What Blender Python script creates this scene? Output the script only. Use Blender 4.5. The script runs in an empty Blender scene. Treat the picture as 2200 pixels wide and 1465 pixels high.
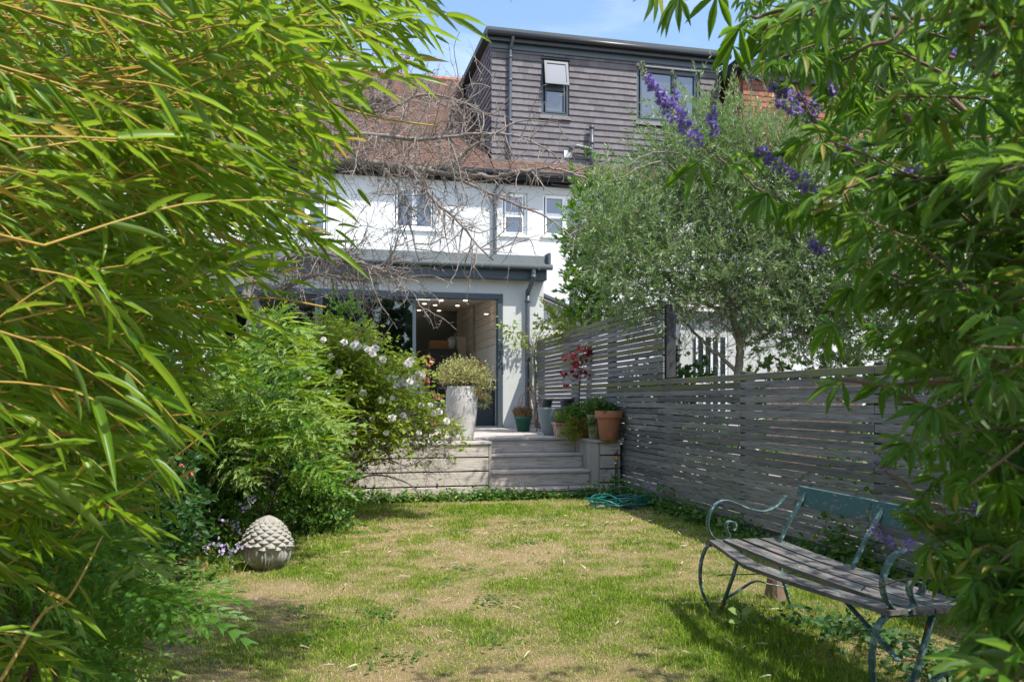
import bpy, math, random
import numpy as np
from mathutils import Vector, Matrix
random.seed(7); rng = np.random.default_rng(7)
R = math.radians
scene = bpy.context.scene

# ---------------------------------------------------------------- camera, sky, sun, exposure
FP, PX, HY, HC = 1760.0, 1100.0, 860.0, 1.17       # focal length in photo pixels, optical axis, horizon row, eye height
cam_d = bpy.data.cameras.new('camera'); cam = bpy.data.objects.new('camera', cam_d)
scene.collection.objects.link(cam); scene.camera = cam
cam.location = (0, 0, HC); cam.rotation_euler = (R(90), 0, 0)
cam_d.sensor_width = 36; cam_d.lens = FP/2200*36; cam_d.shift_y = (HY-732.5)/2200
cam_d.clip_start = 0.05; cam_d.clip_end = 2000
cam_d.dof.use_dof = True; cam_d.dof.focus_distance = 7.0; cam_d.dof.aperture_fstop = 9.0

SUN_DIR = Vector((0.745*math.cos(R(57)), -0.668*math.cos(R(57)), math.sin(R(57)))).normalized()
sun_el = math.asin(SUN_DIR.z); sun_az = math.atan2(SUN_DIR.x, SUN_DIR.y)
world = bpy.data.worlds.new('World'); scene.world = world; world.use_nodes = True
wn = world.node_tree; wn.nodes.clear()
wo = wn.nodes.new('ShaderNodeOutputWorld'); bg = wn.nodes.new('ShaderNodeBackground')
sky = wn.nodes.new('ShaderNodeTexSky'); sky.sky_type = 'NISHITA'; sky.sun_disc = False
sky.sun_elevation = sun_el; sky.sun_rotation = sun_az; sky.air_density = 1.0; sky.dust_density = 0.6; sky.ozone_density = 2.0
tc = wn.nodes.new('ShaderNodeTexCoord'); mp = wn.nodes.new('ShaderNodeMapping'); mp.inputs['Scale'].default_value = (1.0, 1.6, 4.5)
mp.inputs['Rotation'].default_value = (0, R(12), R(20))
nz = wn.nodes.new('ShaderNodeTexNoise'); nz.inputs['Scale'].default_value = 1.7; nz.inputs['Detail'].default_value = 7; nz.inputs['Roughness'].default_value = .55
nz.inputs['Distortion'].default_value = .6
rp = wn.nodes.new('ShaderNodeValToRGB'); rp.color_ramp.elements[0].position = .42; rp.color_ramp.elements[1].position = .74
rp.color_ramp.elements[0].color = (.0, .0, .0, 1); rp.color_ramp.elements[1].color = (.75, .75, .75, 1)
mx = wn.nodes.new('ShaderNodeMix'); mx.data_type = 'RGBA'; mx.inputs['B'].default_value = (6.2, 6.5, 6.9, 1)
L = wn.links.new
L(tc.outputs['Generated'], mp.inputs['Vector']); L(mp.outputs[0], nz.inputs['Vector']); L(nz.outputs['Fac'], rp.inputs[0])
L(rp.outputs[0], mx.inputs['Factor']); L(sky.outputs[0], mx.inputs['A']); L(mx.outputs['Result'], bg.inputs['Color']); L(bg.outputs[0], wo.inputs[0])
bg.inputs['Strength'].default_value = 0.15
sd = bpy.data.lights.new('sun', 'SUN'); so = bpy.data.objects.new('sun', sd); scene.collection.objects.link(so)
sd.energy = 3.3; sd.angle = R(.55); sd.color = (1, .955, .88)
so.rotation_euler = SUN_DIR.to_track_quat('Z', 'Y').to_euler(); so.location = SUN_DIR*30
vs = scene.view_settings; vs.view_transform = 'Standard'; vs.look = 'None'; vs.exposure = 1.03; vs.gamma = 1; vs.use_curve_mapping = False
scene.cycles.max_bounces = 10; scene.cycles.transparent_max_bounces = 16; scene.cycles.transmission_bounces = 6; scene.cycles.diffuse_bounces = 4

# ---------------------------------------------------------------- frames of the place
def W(px, py, Y):                    # a point Y metres in front of the eye, measured off the photograph
    return Vector(((px-PX)/FP*Y, Y, HC-(py-HY)/FP*Y))
AH = math.atan(.233); UD = Vector((math.cos(AH), math.sin(AH), 0)); VD = Vector((math.sin(AH), -math.cos(AH), 0))
H0 = Vector((-.166, 14.6, 0))        # outer right corner of the sliding doors; u runs along the terrace, v out into the garden
def HP(u, v, z): return H0+UD*u+VD*v+Vector((0, 0, z))
def uz(px, py, v):                   # where the line of sight meets the plane v of the terrace
    k = (px-PX)/FP; b = H0+VD*v
    u = (k*b.y-b.x)/(UD.x-k*UD.y); Y = b.y+UD.y*u
    return u, HC-(py-HY)/FP*Y
DZ = .68                             # deck level
def fx(Y): return 1.42-.21*(Y-9.95)  # the fence line
FDIR = Vector((-.21, 1, 0)).normalized(); FN = Vector((-FDIR.y, FDIR.x, 0))   # FN points to our side

# ---------------------------------------------------------------- mesh helpers
def link(o, parent=None):
    scene.collection.objects.link(o)
    if parent: o.parent = parent
    return o
def thing(name, label, cat, loc=(0, 0, 0), group=None):
    o = bpy.data.objects.new(name, None); link(o); o.location = loc; o.empty_display_size = .1
    o['label'] = label; o['category'] = cat
    if group: o['group'] = group
    return o
def tag(o, label=None, cat=None, group=None, kind=None):
    for k, v in (('label', label), ('category', cat), ('group', group), ('kind', kind)):
        if v: o[k] = v
    return o
def wloc(p):
    v = Vector((0, 0, 0))
    while p: v += p.location; p = p.parent
    return v
def npmesh(name, V, faces, mat, parent=None, tint=None, smooth=False, origin=None):
    V = np.asarray(V, dtype=np.float64).reshape(-1, 3)
    off = wloc(parent)
    loc = Vector((0, 0, 0))
    if parent is None and origin is not None: off = Vector(origin); loc = off
    V = V-np.array(off)
    me = bpy.data.meshes.new(name)
    faces = [np.asarray(f, dtype=np.int32) for f in faces if len(f)]
    nl = sum(f.size for f in faces); nf = sum(len(f) for f in faces)
    me.vertices.add(len(V)); me.vertices.foreach_set('co', V.astype(np.float32).ravel())
    me.loops.add(nl); me.loops.foreach_set('vertex_index', np.concatenate([f.ravel() for f in faces]))
    st = []; s = 0
    for f in faces:
        st.append(s+np.arange(len(f))*f.shape[1]); s += f.size
    me.polygons.add(nf); me.polygons.foreach_set('loop_start', np.concatenate(st).astype(np.int32))
    me.polygons.foreach_set('use_smooth', np.full(nf, bool(smooth)))
    if tint is not None:
        a = me.attributes.new('tint', 'FLOAT', 'POINT'); a.data.foreach_set('value', np.asarray(tint, dtype=np.float32))
    me.update(calc_edges=True)
    if mat: me.materials.append(mat)
    o = bpy.data.objects.new(name, me); link(o, parent); o.location = loc
    return o

CH_F = None
class MB:
    """collects simple solids; build() links them as one mesh object"""
    def __init__(s): s.v = []; s.q = []; s.t = []; s.n = 0; s.tint = []
    def add(s, V, F, tint=0):
        V = [tuple(p) for p in V]
        for f in F:
            f = [i+s.n for i in f]
            if len(f) == 3: s.t.append(f)
            elif len(f) == 4: s.q.append(f)
            else:
                for i in range(1, len(f)-1): s.t.append([f[0], f[i], f[i+1]])
        s.v += V; s.tint += [tint]*len(V); s.n += len(V); return s
    def box(s, o, a, b, c, ch=0, tint=0):
        """box with corner o and edge vectors a, b, c; ch = chamfer in metres"""
        o, a, b, c = Vector(o), Vector(a), Vector(b), Vector(c)
        if ch <= 0:
            V = [o, o+a, o+a+b, o+b, o+c, o+a+c, o+a+b+c, o+b+c]
            return s.add(V, [(0, 3, 2, 1), (4, 5, 6, 7), (0, 1, 5, 4), (1, 2, 6, 5), (2, 3, 7, 6), (3, 0, 4, 7)], tint)
        E = [a, b, c]; U = [e.normalized() for e in E]; ce = o+(a+b+c)/2; hl = [e.length/2 for e in E]
        ch = min(ch, min(hl)*.6); V = []; idx = {}
        for sx in (-1, 1):
            for sy in (-1, 1):
                for sz in (-1, 1):
                    sg = (sx, sy, sz)
                    for k in range(3):
                        p = ce.copy()
                        for j in range(3): p += U[j]*sg[j]*(hl[j] if j == k else hl[j]-ch)
                        idx[sg+(k,)] = len(V); V.append(p)
        F = []
        for k in range(3):
            i, j = (k+1) % 3, (k+2) % 3
            for sk in (-1, 1):
                f = []
                for si, sj in ((-1, -1), (1, -1), (1, 1), (-1, 1)):
                    sg = [0]*3; sg[k] = sk; sg[i] = si; sg[j] = sj; f.append(idx[tuple(sg)+(k,)])
                F.append(f if sk > 0 else f[::-1])
            for si in (-1, 1):
                for sj in (-1, 1):
                    q = []
                    for sk, ax in ((-1, i), (1, i), (1, j), (-1, j)):
                        sg = [0]*3; sg[k] = sk; sg[i] = si; sg[j] = sj; q.append(idx[tuple(sg)+(ax,)])
                    F.append(q if si*sj > 0 else q[::-1])
        for sx in (-1, 1):
            for sy in (-1, 1):
                for sz in (-1, 1):
                    f = [idx[(sx, sy, sz, k)] for k in range(3)]; F.append(f if sx*sy*sz > 0 else f[::-1])
        return s.add(V, F, tint)
    def hb(s, u0, u1, v0, v1, z0, z1, ch=0, tint=0):      # box in the terrace's frame
        return s.box(HP(u0, v1, z0), UD*(u1-u0), -VD*(v1-v0), (0, 0, z1-z0), ch, tint)
    def tube(s, pts, r, n=6, cap=True, tint=0):
        pts = [Vector(p) for p in pts]; m = len(pts)
        rs = r if hasattr(r, '__len__') else [r]*m
        V = []; F = []; up = None
        for i, p in enumerate(pts):
            d = (pts[min(i+1, m-1)]-pts[max(i-1, 0)]); d = d.normalized() if d.length > 1e-9 else Vector((0, 0, 1))
            if up is None: up = Vector((0, 0, 1)) if abs(d.z) < .9 else Vector((1, 0, 0))
            a = d.cross(up); a = a.normalized() if a.length > 1e-6 else d.orthogonal().normalized(); up = a.cross(d).normalized()
            for k in range(n):
                t = 2*math.pi*k/n; V.append(p+a*math.cos(t)*rs[i]+up*math.sin(t)*rs[i])
        for i in range(m-1):
            for k in range(n):
                k2 = (k+1) % n; F.append((i*n+k, i*n+k2, (i+1)*n+k2, (i+1)*n+k))
        if cap: F.append(tuple(range(n))[::-1]); F.append(tuple((m-1)*n+k for k in range(n)))
        return s.add(V, F, tint)
    def strap(s, pts, side, w, t):                        # flat bar following pts; side = its wide direction
        pts = [Vector(p) for p in pts]; side = Vector(side).normalized(); V = []; F = []; m = len(pts)
        for i, p in enumerate(pts):
            d = (pts[min(i+1, m-1)]-pts[max(i-1, 0)]).normalized(); nn = d.cross(side).normalized()
            for a, b in ((-1, -1), (1, -1), (1, 1), (-1, 1)): V.append(p+side*a*w/2+nn*b*t/2)
        for i in range(m-1):
            for k in range(4): F.append((i*4+k, i*4+(k+1) % 4, (i+1)*4+(k+1) % 4, (i+1)*4+k))
        F += [(3, 2, 1, 0), tuple((m-1)*4+k for k in range(4))]
        return s.add(V, F)
    def lathe(s, prof, o, n=28, sx=1, sy=1, tint=0, wob=0):
        """prof: (r, z) pairs from inside bottom outwards"""
        o = Vector(o); V = []; F = []
        for r, z in prof:
            for k in range(n):
                t = 2*math.pi*k/n; rr = max(r, 1e-4)*(1+wob*math.sin(3*t+z*9))
                V.append(o+Vector((rr*math.cos(t)*sx, rr*math.sin(t)*sy, z)))
        for i in range(len(prof)-1):
            for k in range(n):
                k2 = (k+1) % n; F.append((i*n+k, i*n+k2, (i+1)*n+k2, (i+1)*n+k))
        return s.add(V, F, tint)
    def build(s, name, mat, parent=None, smooth=False, origin=None):
        return npmesh(name, s.v, [s.q, s.t], mat, parent, tint=s.tint, smooth=smooth, origin=origin)
def curve(pts, n=8):                                      # Catmull-Rom through pts
    P = [Vector(p) for p in pts]; out = []
    for i in range(len(P)-1):
        p0, p1, p2, p3 = P[max(i-1, 0)], P[i], P[i+1], P[min(i+2, len(P)-1)]
        for k in range(n):
            t = k/n; out.append(.5*((2*p1)+(p2-p0)*t+(2*p0-5*p1+4*p2-p3)*t*t+(3*p1-p0-3*p2+p3)*t**3))
    out.append(P[-1]); return out
def nrm(a):
    a = np.asarray(a, float); return a/np.maximum(np.linalg.norm(a, axis=-1, keepdims=True), 1e-9)

# leaf templates: x along, y across, z out of the blade
def lance(st=((0, .08), (.12, .55), (.35, 1), (.65, .82), (.87, .4), (1, 0)), fold=.12, droop=.12, teeth=0):
    V = []; F3 = []; F4 = []
    for t, w in st[:-1]:
        z = -droop*t*t; V += [(t, w/2, z+fold*w*.12), (t, 0, z-fold*.03), (t, -w/2, z+fold*w*.12)]
    V.append((1, 0, -droop)); n = len(st)-1
    for i in range(n-1):
        a = 3*i; F4 += [(a, a+1, a+4, a+3), (a+1, a+2, a+5, a+4)]
    a = 3*(n-1); F3 += [(a, a+1, 3*n), (a+1, a+2, 3*n)]
    return np.array(V, float), np.array(F4, int), np.array(F3, int)
T_BAM = lance(((0, .1), (.05, .75), (.22, 1), (.5, .95), (.75, .6), (1, 0)), fold=.5, droop=.16)
T_VIT = lance(((0, .06), (.15, .45), (.42, 1), (.62, .95), (.84, .42), (1, 0)), fold=.8, droop=.22)
T_SML = (np.array([(0, 0, 0), (.45, .5, .05), (1, 0, -.05), (.45, -.5, .05)], float), np.zeros((0, 4), int), np.array([(0, 1, 2), (0, 2, 3)], int))
T_ROU = (np.array([(0, 0, 0), (.25, .42, .04), (.65, .45, .02), (1, 0, -.08), (.65, -.45, .02), (.25, -.42, .04)], float), np.array([(0, 1, 2, 3), (0, 3, 4, 5)], int), np.zeros((0, 3), int))
def t_serr(n=5):                                          # a cut, toothed leaflet
    V = [(0, 0, 0)]; F = []
    env = lambda t: max(0.0, math.sin(math.pi*min(1, t*.92+.06))**.8)
    for sg in (1, -1):
        b = len(V)
        for i in range(n):
            t0 = i/n; t1 = (i+.95)/n
            w = env(t1)*.5
            V += [(t0+.02, 0, 0), (t0+.5/n, w*.45*sg, .02), (t1+.1, w*sg, -.02), (t1, w*.35*sg, 0), (t1+.05/n, 0, 0)]
            k = b+5*i
            f = [(k, k+1, k+3, k+4), (k+1, k+2, k+3)]
            F += [x if sg > 0 else x[::-1] for x in f]
    V = [(x, y, z-.14*x*x+abs(y)*.12) for x, y, z in V]
    return np.array(V, float), np.array([f for f in F if len(f) == 4], int), np.array([f for f in F if len(f) == 3], int)
T_CUT = t_serr()
def leaves(T, P, D, N, Ln, Wd, tint=None):
    """many leaves as arrays: base points, directions, normals, lengths, widths"""
    tv, f4, f3 = T; n = len(P); K = len(tv)
    D = nrm(D); S = nrm(np.cross(N, D)); M = np.cross(D, S)
    Ln = np.broadcast_to(Ln, n)[:, None, None]; Wd = np.broadcast_to(Wd, n)[:, None, None]
    V = np.asarray(P)[:, None, :]+D[:, None, :]*tv[None, :, 0:1]*Ln+S[:, None, :]*tv[None, :, 1:2]*Wd+M[:, None, :]*tv[None, :, 2:3]*Ln
    o = (np.arange(n)*K)[:, None, None]
    F4 = (f4[None]+o).reshape(-1, 4) if len(f4) else np.zeros((0, 4), int)
    F3 = (f3[None]+o).reshape(-1, 3) if len(f3) else np.zeros((0, 3), int)
    if tint is None: tint = rng.random(n)
    return V.reshape(-1, 3), F4, F3, np.repeat(tint, K)
def join(parts):
    Vs, A, B, Ts = [], [], [], []; n = 0
    for V, F4, F3, t in parts:
        Vs.append(V); A.append(F4+n); B.append(F3+n); Ts.append(t); n += len(V)
    return np.concatenate(Vs), np.concatenate(A), np.concatenate(B), np.concatenate(Ts)
def leafobj(name, arr, mat, parent=None, stuff=True, smooth=True):
    V, F4, F3, t = arr
    o = npmesh(name, V, [F4, F3], mat, parent, tint=t, smooth=smooth)
    if stuff: o['kind'] = 'stuff'
    return o
def leaf_mesh(name, arr, mat):
    V, F4, F3, t = arr
    o = npmesh(name, V, [F4, F3], mat, None, tint=t, smooth=True); me = o.data
    bpy.data.objects.remove(o); return me
def put(name, me, parent, P, D, N, sl, sw, sn=None):
    """an object sharing mesh me, x axis along D, z axis close to N"""
    D = Vector(D).normalized(); S = Vector(N).cross(D)
    S = S.normalized() if S.length > 1e-6 else D.orthogonal().normalized()
    M = D.cross(S); sn = sn or sl
    o = bpy.data.objects.new(name, me); link(o, parent); P = Vector(P)-wloc(parent)
    o.matrix_basis = Matrix(((D.x*sl, S.x*sw, M.x*sn, P.x), (D.y*sl, S.y*sw, M.y*sn, P.y), (D.z*sl, S.z*sw, M.z*sn, P.z), (0, 0, 0, 1)))
    return o
# value noise on the ground plane
_lat = rng.random((256, 256))
def vnoise(x, y, s):
    x = np.asarray(x)*s+37.3; y = np.asarray(y)*s+91.7; xi = np.floor(x).astype(int); yi = np.floor(y).astype(int)
    fx_, fy_ = x-xi, y-yi; fx_ = fx_*fx_*(3-2*fx_); fy_ = fy_*fy_*(3-2*fy_)
    a = _lat[xi % 256, yi % 256]; b = _lat[(xi+1) % 256, yi % 256]; c = _lat[xi % 256, (yi+1) % 256]; d = _lat[(xi+1) % 256, (yi+1) % 256]
    return (a*(1-fx_)+b*fx_)*(1-fy_)+(c*(1-fx_)+d*fx_)*fy_
def fbm(x, y, s, o=4):
    t = 0; a = .5; n = 0
    for i in range(o): t = t+a*vnoise(x, y, s*2**i); n += a; a *= .55
    return t/n

# ---------------------------------------------------------------- materials
class NT:
    def __init__(s, name):
        s.m = bpy.data.materials.new(name); s.m.use_nodes = True; s.t = s.m.node_tree; s.t.nodes.clear()
        s.out = s.n('ShaderNodeOutputMaterial')
    def n(s, k, **kw):
        x = s.t.nodes.new(k)
        for a, b in kw.items(): setattr(x, a, b)
        return x
    def l(s, a, b): s.t.links.new(a, b)
    def pos(s, scale=(1, 1, 1), rot=0, jit=True):
        g = s.n('ShaderNodeNewGeometry'); v = g.outputs['Position']
        if jit:
            oi = s.n('ShaderNodeObjectInfo'); m = s.n('ShaderNodeVectorMath', operation='SCALE'); m.inputs[0].default_value = (31, 57, 23)
            s.l(oi.outputs['Random'], m.inputs['Scale']); a = s.n('ShaderNodeVectorMath', operation='ADD'); s.l(v, a.inputs[0]); s.l(m.outputs[0], a.inputs[1]); v = a.outputs[0]
        r = s.n('ShaderNodeVectorRotate', rotation_type='Z_AXIS'); r.inputs['Angle'].default_value = -rot; s.l(v, r.inputs['Vector'])
        m = s.n('ShaderNodeVectorMath', operation='MULTIPLY'); s.l(r.outputs[0], m.inputs[0]); m.inputs[1].default_value = scale
        return m.outputs[0]
    def noise(s, vec, scale, detail=4, rough=.55, dist=0):
        x = s.n('ShaderNodeTexNoise'); s.l(vec, x.inputs['Vector']); x.inputs['Scale'].default_value = scale
        x.inputs['Detail'].default_value = detail; x.inputs['Roughness'].default_value = rough; x.inputs['Distortion'].default_value = dist
        return x.outputs['Fac']
    def rng(s, f, a, b, c=0, d=1):
        x = s.n('ShaderNodeMapRange'); s.l(f, x.inputs[0])
        for i, v in enumerate((a, b, c, d)): x.inputs[i+1].default_value = v
        return x.outputs[0]
    def mix(s, f, a, b, mode='MIX'):
        x = s.n('ShaderNodeMix', data_type='RGBA', blend_type=mode)
        for sock, v in ((x.inputs['Factor'], f), (x.inputs['A'], a), (x.inputs['B'], b)):
            if isinstance(v, bpy.types.NodeSocket): s.l(v, sock)
            elif isinstance(v, (int, float)): sock.default_value = v
            else: sock.default_value = tuple(v)+(1,)
        return x.outputs['Result']
    def math(s, op, a, b=0):
        x = s.n('ShaderNodeMath', operation=op)
        for i, v in enumerate((a, b)):
            if isinstance(v, bpy.types.NodeSocket): s.l(v, x.inputs[i])
            else: x.inputs[i].default_value = v
        return x.outputs[0]
    def rand(s): return s.n('ShaderNodeObjectInfo').outputs['Random']
    def tint(s):
        a = s.n('ShaderNodeAttribute', attribute_name='tint'); return s.math('FRACT', s.math('ADD', a.outputs['Fac'], s.rand()))
    def bright(s, col, lo, hi, f=None):                      # whole-piece brightness variation
        f = f or s.rand(); h = s.n('ShaderNodeHueSaturation'); s.l(s.rng(f, 0, 1, lo, hi), h.inputs['Value'])
        if isinstance(col, bpy.types.NodeSocket): s.l(col, h.inputs['Color'])
        else: h.inputs['Color'].default_value = tuple(col)+(1,)
        return h.outputs[0]
    def bsdf(s, col, rough=.6, metal=0, bump=None, bs=.3, dist=.01, spec=.5):
        p = s.n('ShaderNodeBsdfPrincipled')
        for sock, v in ((p.inputs['Base Color'], col), (p.inputs['Roughness'], rough)):
            if isinstance(v, bpy.types.NodeSocket): s.l(v, sock)
            elif isinstance(v, (int, float)): sock.default_value = v
            else: sock.default_value = tuple(v)+(1,)
        p.inputs['Metallic'].default_value = metal; p.inputs['Specular IOR Level'].default_value = spec
        if bump is not None:
            b = s.n('ShaderNodeBump'); b.inputs['Strength'].default_value = bs; b.inputs['Distance'].default_value = dist
            s.l(bump, b.inputs['Height']); s.l(b.outputs[0], p.inputs['Normal'])
        return p
    def done(s, sh): s.l(sh.outputs[0] if hasattr(sh, 'outputs') else sh, s.out.inputs[0]); return s.m

def m_plain(name, col, rough=.6, metal=0, var=.2, scale=6, bs=.15, obj=(.9, 1.1), dirt=None, dscale=1.6, dlo=.5, dhi=.8, spec=.5):
    t = NT(name); p = t.pos(); f = t.noise(p, scale, 5)
    c = t.mix(f, [x*(1-var) for x in col], [min(1, x*(1+var)) for x in col])
    if dirt: c = t.mix(t.rng(t.noise(p, dscale, 6, .65, .4), dlo, dhi), c, dirt)
    c = t.bright(c, *obj)
    return t.done(t.bsdf(c, rough, metal, t.noise(p, scale*14, 4), bs, .004, spec))
def m_wood(name, a, b, rot, dark, rough=.75, obj=(.8, 1.2), dirt=None, dlo=.55, dhi=.75, bs=.5, gs=1.0, axis='X'):
    t = NT(name); sc = {'X': (1.1, 26, 26), 'Z': (26, 26, 1.1), 'Y': (26, 1.1, 26)}[axis]
    p = t.pos(sc, rot); p2 = t.pos((1, 1, 1), rot)
    g = t.noise(p, 1.6*gs, 6, .65, .5); c = t.mix(t.rng(g, .3, .72), a, b)
    g2 = t.noise(p, 5*gs, 3, .6); c = t.mix(t.rng(g2, .53, .68, 0, .8), c, dark)
    if dirt: c = t.mix(t.rng(t.noise(p2, 2.2, 6, .65, .3), dlo, dhi, 0, .8), c, dirt)
    c = t.bright(c, *obj)
    h = t.math('ADD', g, t.math('MULTIPLY', g2, .6))
    return t.done(t.bsdf(c, rough, 0, h, bs, .003, .3))
def m_leaf(name, a, b, tr, trans=.45, rough=.45, under=None, yellow=None, yat=.93, spec=.4, vein=0):
    """a..b blade colours picked per leaf, tr = colour of the light that comes through"""
    t = NT(name); k = t.tint(); c = t.mix(k, a, b)
    n = t.noise(t.pos((1, 1, 1)), 40, 2); c = t.mix(t.rng(n, .3, .7, 0, .35), c, [x*.7 for x in a])
    if yellow: c = t.mix(t.rng(t.math('FRACT', t.math('MULTIPLY', k, 7.31)), yat, yat+.03), c, yellow)
    if under:
        g = t.n('ShaderNodeNewGeometry'); c = t.mix(t.math('MULTIPLY', g.outputs['Backfacing'], .8), c, under)
    p = t.bsdf(c, rough, 0, None, spec=spec)
    tl = t.n('ShaderNodeBsdfTranslucent'); ct = t.mix(.35, tr, c); 
    if yellow: ct = t.mix(t.rng(t.math('FRACT', t.math('MULTIPLY', k, 7.31)), yat, yat+.03), ct, [x*1.2 for x in yellow])
    t.l(ct, tl.inputs[0])
    ms = t.n('ShaderNodeMixShader'); ms.inputs[0].default_value = trans; t.l(p.outputs[0], ms.inputs[1]); t.l(tl.outputs[0], ms.inputs[2])
    return t.done(ms)
def m_glass(name, refl=.12, tintc=(.8, .88, .86), base=None):
    t = NT(name); fr = t.n('ShaderNodeFresnel'); fr.inputs[0].default_value = 1.55
    gl = t.n('ShaderNodeBsdfGlossy'); gl.inputs['Roughness'].default_value = .015; gl.inputs['Color'].default_value = (.95, .97, 1, 1)
    if base: s0 = t.bsdf(base, .4)
    else: s0 = t.n('ShaderNodeBsdfTransparent'); s0.inputs[0].default_value = tuple(tintc)+(1,)
    ms = t.n('ShaderNodeMixShader'); f = t.math('MINIMUM', t.math('ADD', fr.outputs[0], refl), 1.0)
    t.l(f, ms.inputs[0]); t.l(s0.outputs[0], ms.inputs[1]); t.l(gl.outputs[0], ms.inputs[2]); return t.done(ms)
def m_tiles(name, a, b, c3, rough=.8, lichen=None):
    t = NT(name); k = t.tint(); c = t.mix(k, a, b); c = t.mix(t.rng(t.math('FRACT', t.math('MULTIPLY', k, 5.7)), .75, .8), c, c3)
    p = t.pos((1, 1, 1), jit=False); n = t.noise(p, 9, 5, .6); c = t.mix(t.rng(n, .35, .7, 0, .4), c, [x*.6 for x in a])
    if lichen: c = t.mix(t.rng(t.noise(p, 3, 6, .7), .56, .66, 0, .7), c, lichen)
    return t.done(t.bsdf(c, rough, 0, t.noise(p, 60, 4), .3, .004, .3))
def m_emit(name, col, st):
    t = NT(name); e = t.n('ShaderNodeEmission'); e.inputs[0].default_value = tuple(col)+(1,); e.inputs[1].default_value = st; return t.done(e)

M = {}
M['render'] = m_plain('white_render', (.57, .57, .56), .85, var=.05, scale=2, bs=.25, obj=(1, 1), dirt=(.45, .44, .41), dscale=.8, dlo=.5, dhi=.8)
M['extwall'] = m_plain('pale_green_grey_render', (.5, .51, .485), .85, var=.04, scale=2, bs=.2, obj=(1, 1), dirt=(.43, .44, .41), dscale=1.1, dlo=.55, dhi=.95)
M['anth'] = m_plain('anthracite_metal', (.055, .075, .088), .4, 0, var=.1, scale=3, bs=.03, obj=(.95, 1.05))
M['pipe'] = m_plain('grey_plastic_pipe', (.075, .085, .1), .38, 0, var=.12, scale=8, bs=.03)
M['zinc'] = m_plain('grey_roof_edge', (.085, .1, .103), .65, 0, var=.12, scale=2.5, bs=.06, spec=.2, dirt=(.12, .14, .138), dlo=.5, dhi=.8)
M['black'] = m_plain('black_gutter', (.022, .024, .028), .35, var=.2)
M['upvc'] = m_plain('white_window_plastic', (.84, .84, .84), .35, var=.02, bs=.02, obj=(1, 1))
M['slate'] = m_tiles('grey_hung_tiles', (.14, .126, .134), (.17, .154, .163), (.12, .108, .115), .75)
M['redroof'] = m_tiles('brown_clay_tiles', (.125, .07, .052), (.175, .095, .068), (.085, .055, .047), .85, lichen=(.17, .13, .09))
M['orange'] = m_tiles('orange_clay_tiles', (.27, .1, .062), (.33, .13, .08), (.17, .085, .065), .85)
M['pane'] = m_glass('window_pane', .09, base=(.02, .026, .036))
M['dglass'] = m_glass('door_glass', .03, (.5, .6, .6))
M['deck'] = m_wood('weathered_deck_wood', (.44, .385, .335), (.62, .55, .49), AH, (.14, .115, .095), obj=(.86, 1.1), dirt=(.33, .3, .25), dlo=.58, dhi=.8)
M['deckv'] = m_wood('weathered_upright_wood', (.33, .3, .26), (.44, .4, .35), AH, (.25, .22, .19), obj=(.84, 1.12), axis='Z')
M['fence'] = m_wood('charcoal_stained_slats', (.11, .107, .106), (.245, .238, .23), math.atan2(FDIR.y, FDIR.x), (.035, .033, .034), .8, (.7, 1.35), dirt=(.17, .17, .11), dlo=.57, dhi=.78)
M['fencetop'] = m_wood('algae_stained_slats', (.1, .1, .085), (.2, .19, .16), math.atan2(FDIR.y, FDIR.x), (.06, .05, .04), .85, (.8, 1.2), dirt=(.17, .17, .06), dlo=.4, dhi=.6)
M['fencepost'] = m_wood('dark_fence_post', (.03, .03, .032), (.055, .055, .055), 0, (.03, .03, .03), axis='Z')
M['terra'] = m_plain('terracotta', (.43, .17, .09), .8, var=.18, scale=7, bs=.2, dirt=(.5, .34, .26), dscale=6, dlo=.55, dhi=.8)
M['terraw'] = m_plain('limed_terracotta', (.4, .16, .09), .85, var=.2, scale=8, bs=.3, dirt=(.55, .48, .42), dscale=9, dlo=.42, dhi=.6)
M['greypot'] = m_plain('grey_blue_pot', (.16, .2, .2), .55, var=.1, scale=5, bs=.05)
M['greenpot'] = m_plain('green_plastic_pot', (.03, .13, .085), .4, var=.15, bs=.05)
M['nursery'] = m_plain('dark_nursery_pot', (.06, .075, .085), .5, var=.15, bs=.05)
M['mossypot'] = m_plain('mossy_pot', (.3, .28, .2), .85, var=.2, dirt=(.2, .24, .08), dlo=.4, dhi=.65)
M['vase'] = m_plain('pale_ribbed_clay', (.5, .48, .45), .85, var=.12, scale=9, bs=.35, dirt=(.34, .33, .31), dscale=5, dlo=.5, dhi=.8)
M['soil'] = m_plain('soil', (.055, .038, .026), .95, var=.5, scale=20, bs=1)
M['rust'] = m_plain('rusty_wire', (.3, .12, .05), .8, var=.4, scale=30)
M['stone'] = m_plain('weathered_stone', (.36, .34, .3), .9, var=.22, scale=30, bs=.6, dirt=(.2, .17, .09), dscale=6, dlo=.5, dhi=.75)
M['bark'] = m_plain('grey_brown_bark', (.29, .235, .2), .9, var=.4, scale=26, bs=.7, obj=(.8, 1.1), dirt=(.32, .3, .27), dscale=7, dlo=.5, dhi=.7)
M['obark'] = m_plain('olive_bark', (.23, .2, .15), .9, var=.35, scale=22, bs=.7)
M['dbark'] = m_plain('dark_stem_bark', (.1, .07, .05), .85, var=.4, scale=30, bs=.5)
M['vbark'] = m_plain('brown_shrub_bark', (.2, .13, .09), .85, var=.3, scale=50, bs=.4)
M['culm'] = m_plain('golden_bamboo_cane', (.48, .32, .06), .45, var=.3, scale=14, bs=.1)
M['hose'] = m_plain('teal_green_hose', (.008, .11, .09), .35, var=.15, bs=.03)
M['yplas'] = m_plain('orange_plastic', (.75, .3, .02), .4, var=.05, bs=.02)
M['wplas'] = m_plain('white_plastic', (.75, .75, .73), .4, var=.05, bs=.02)
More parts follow.
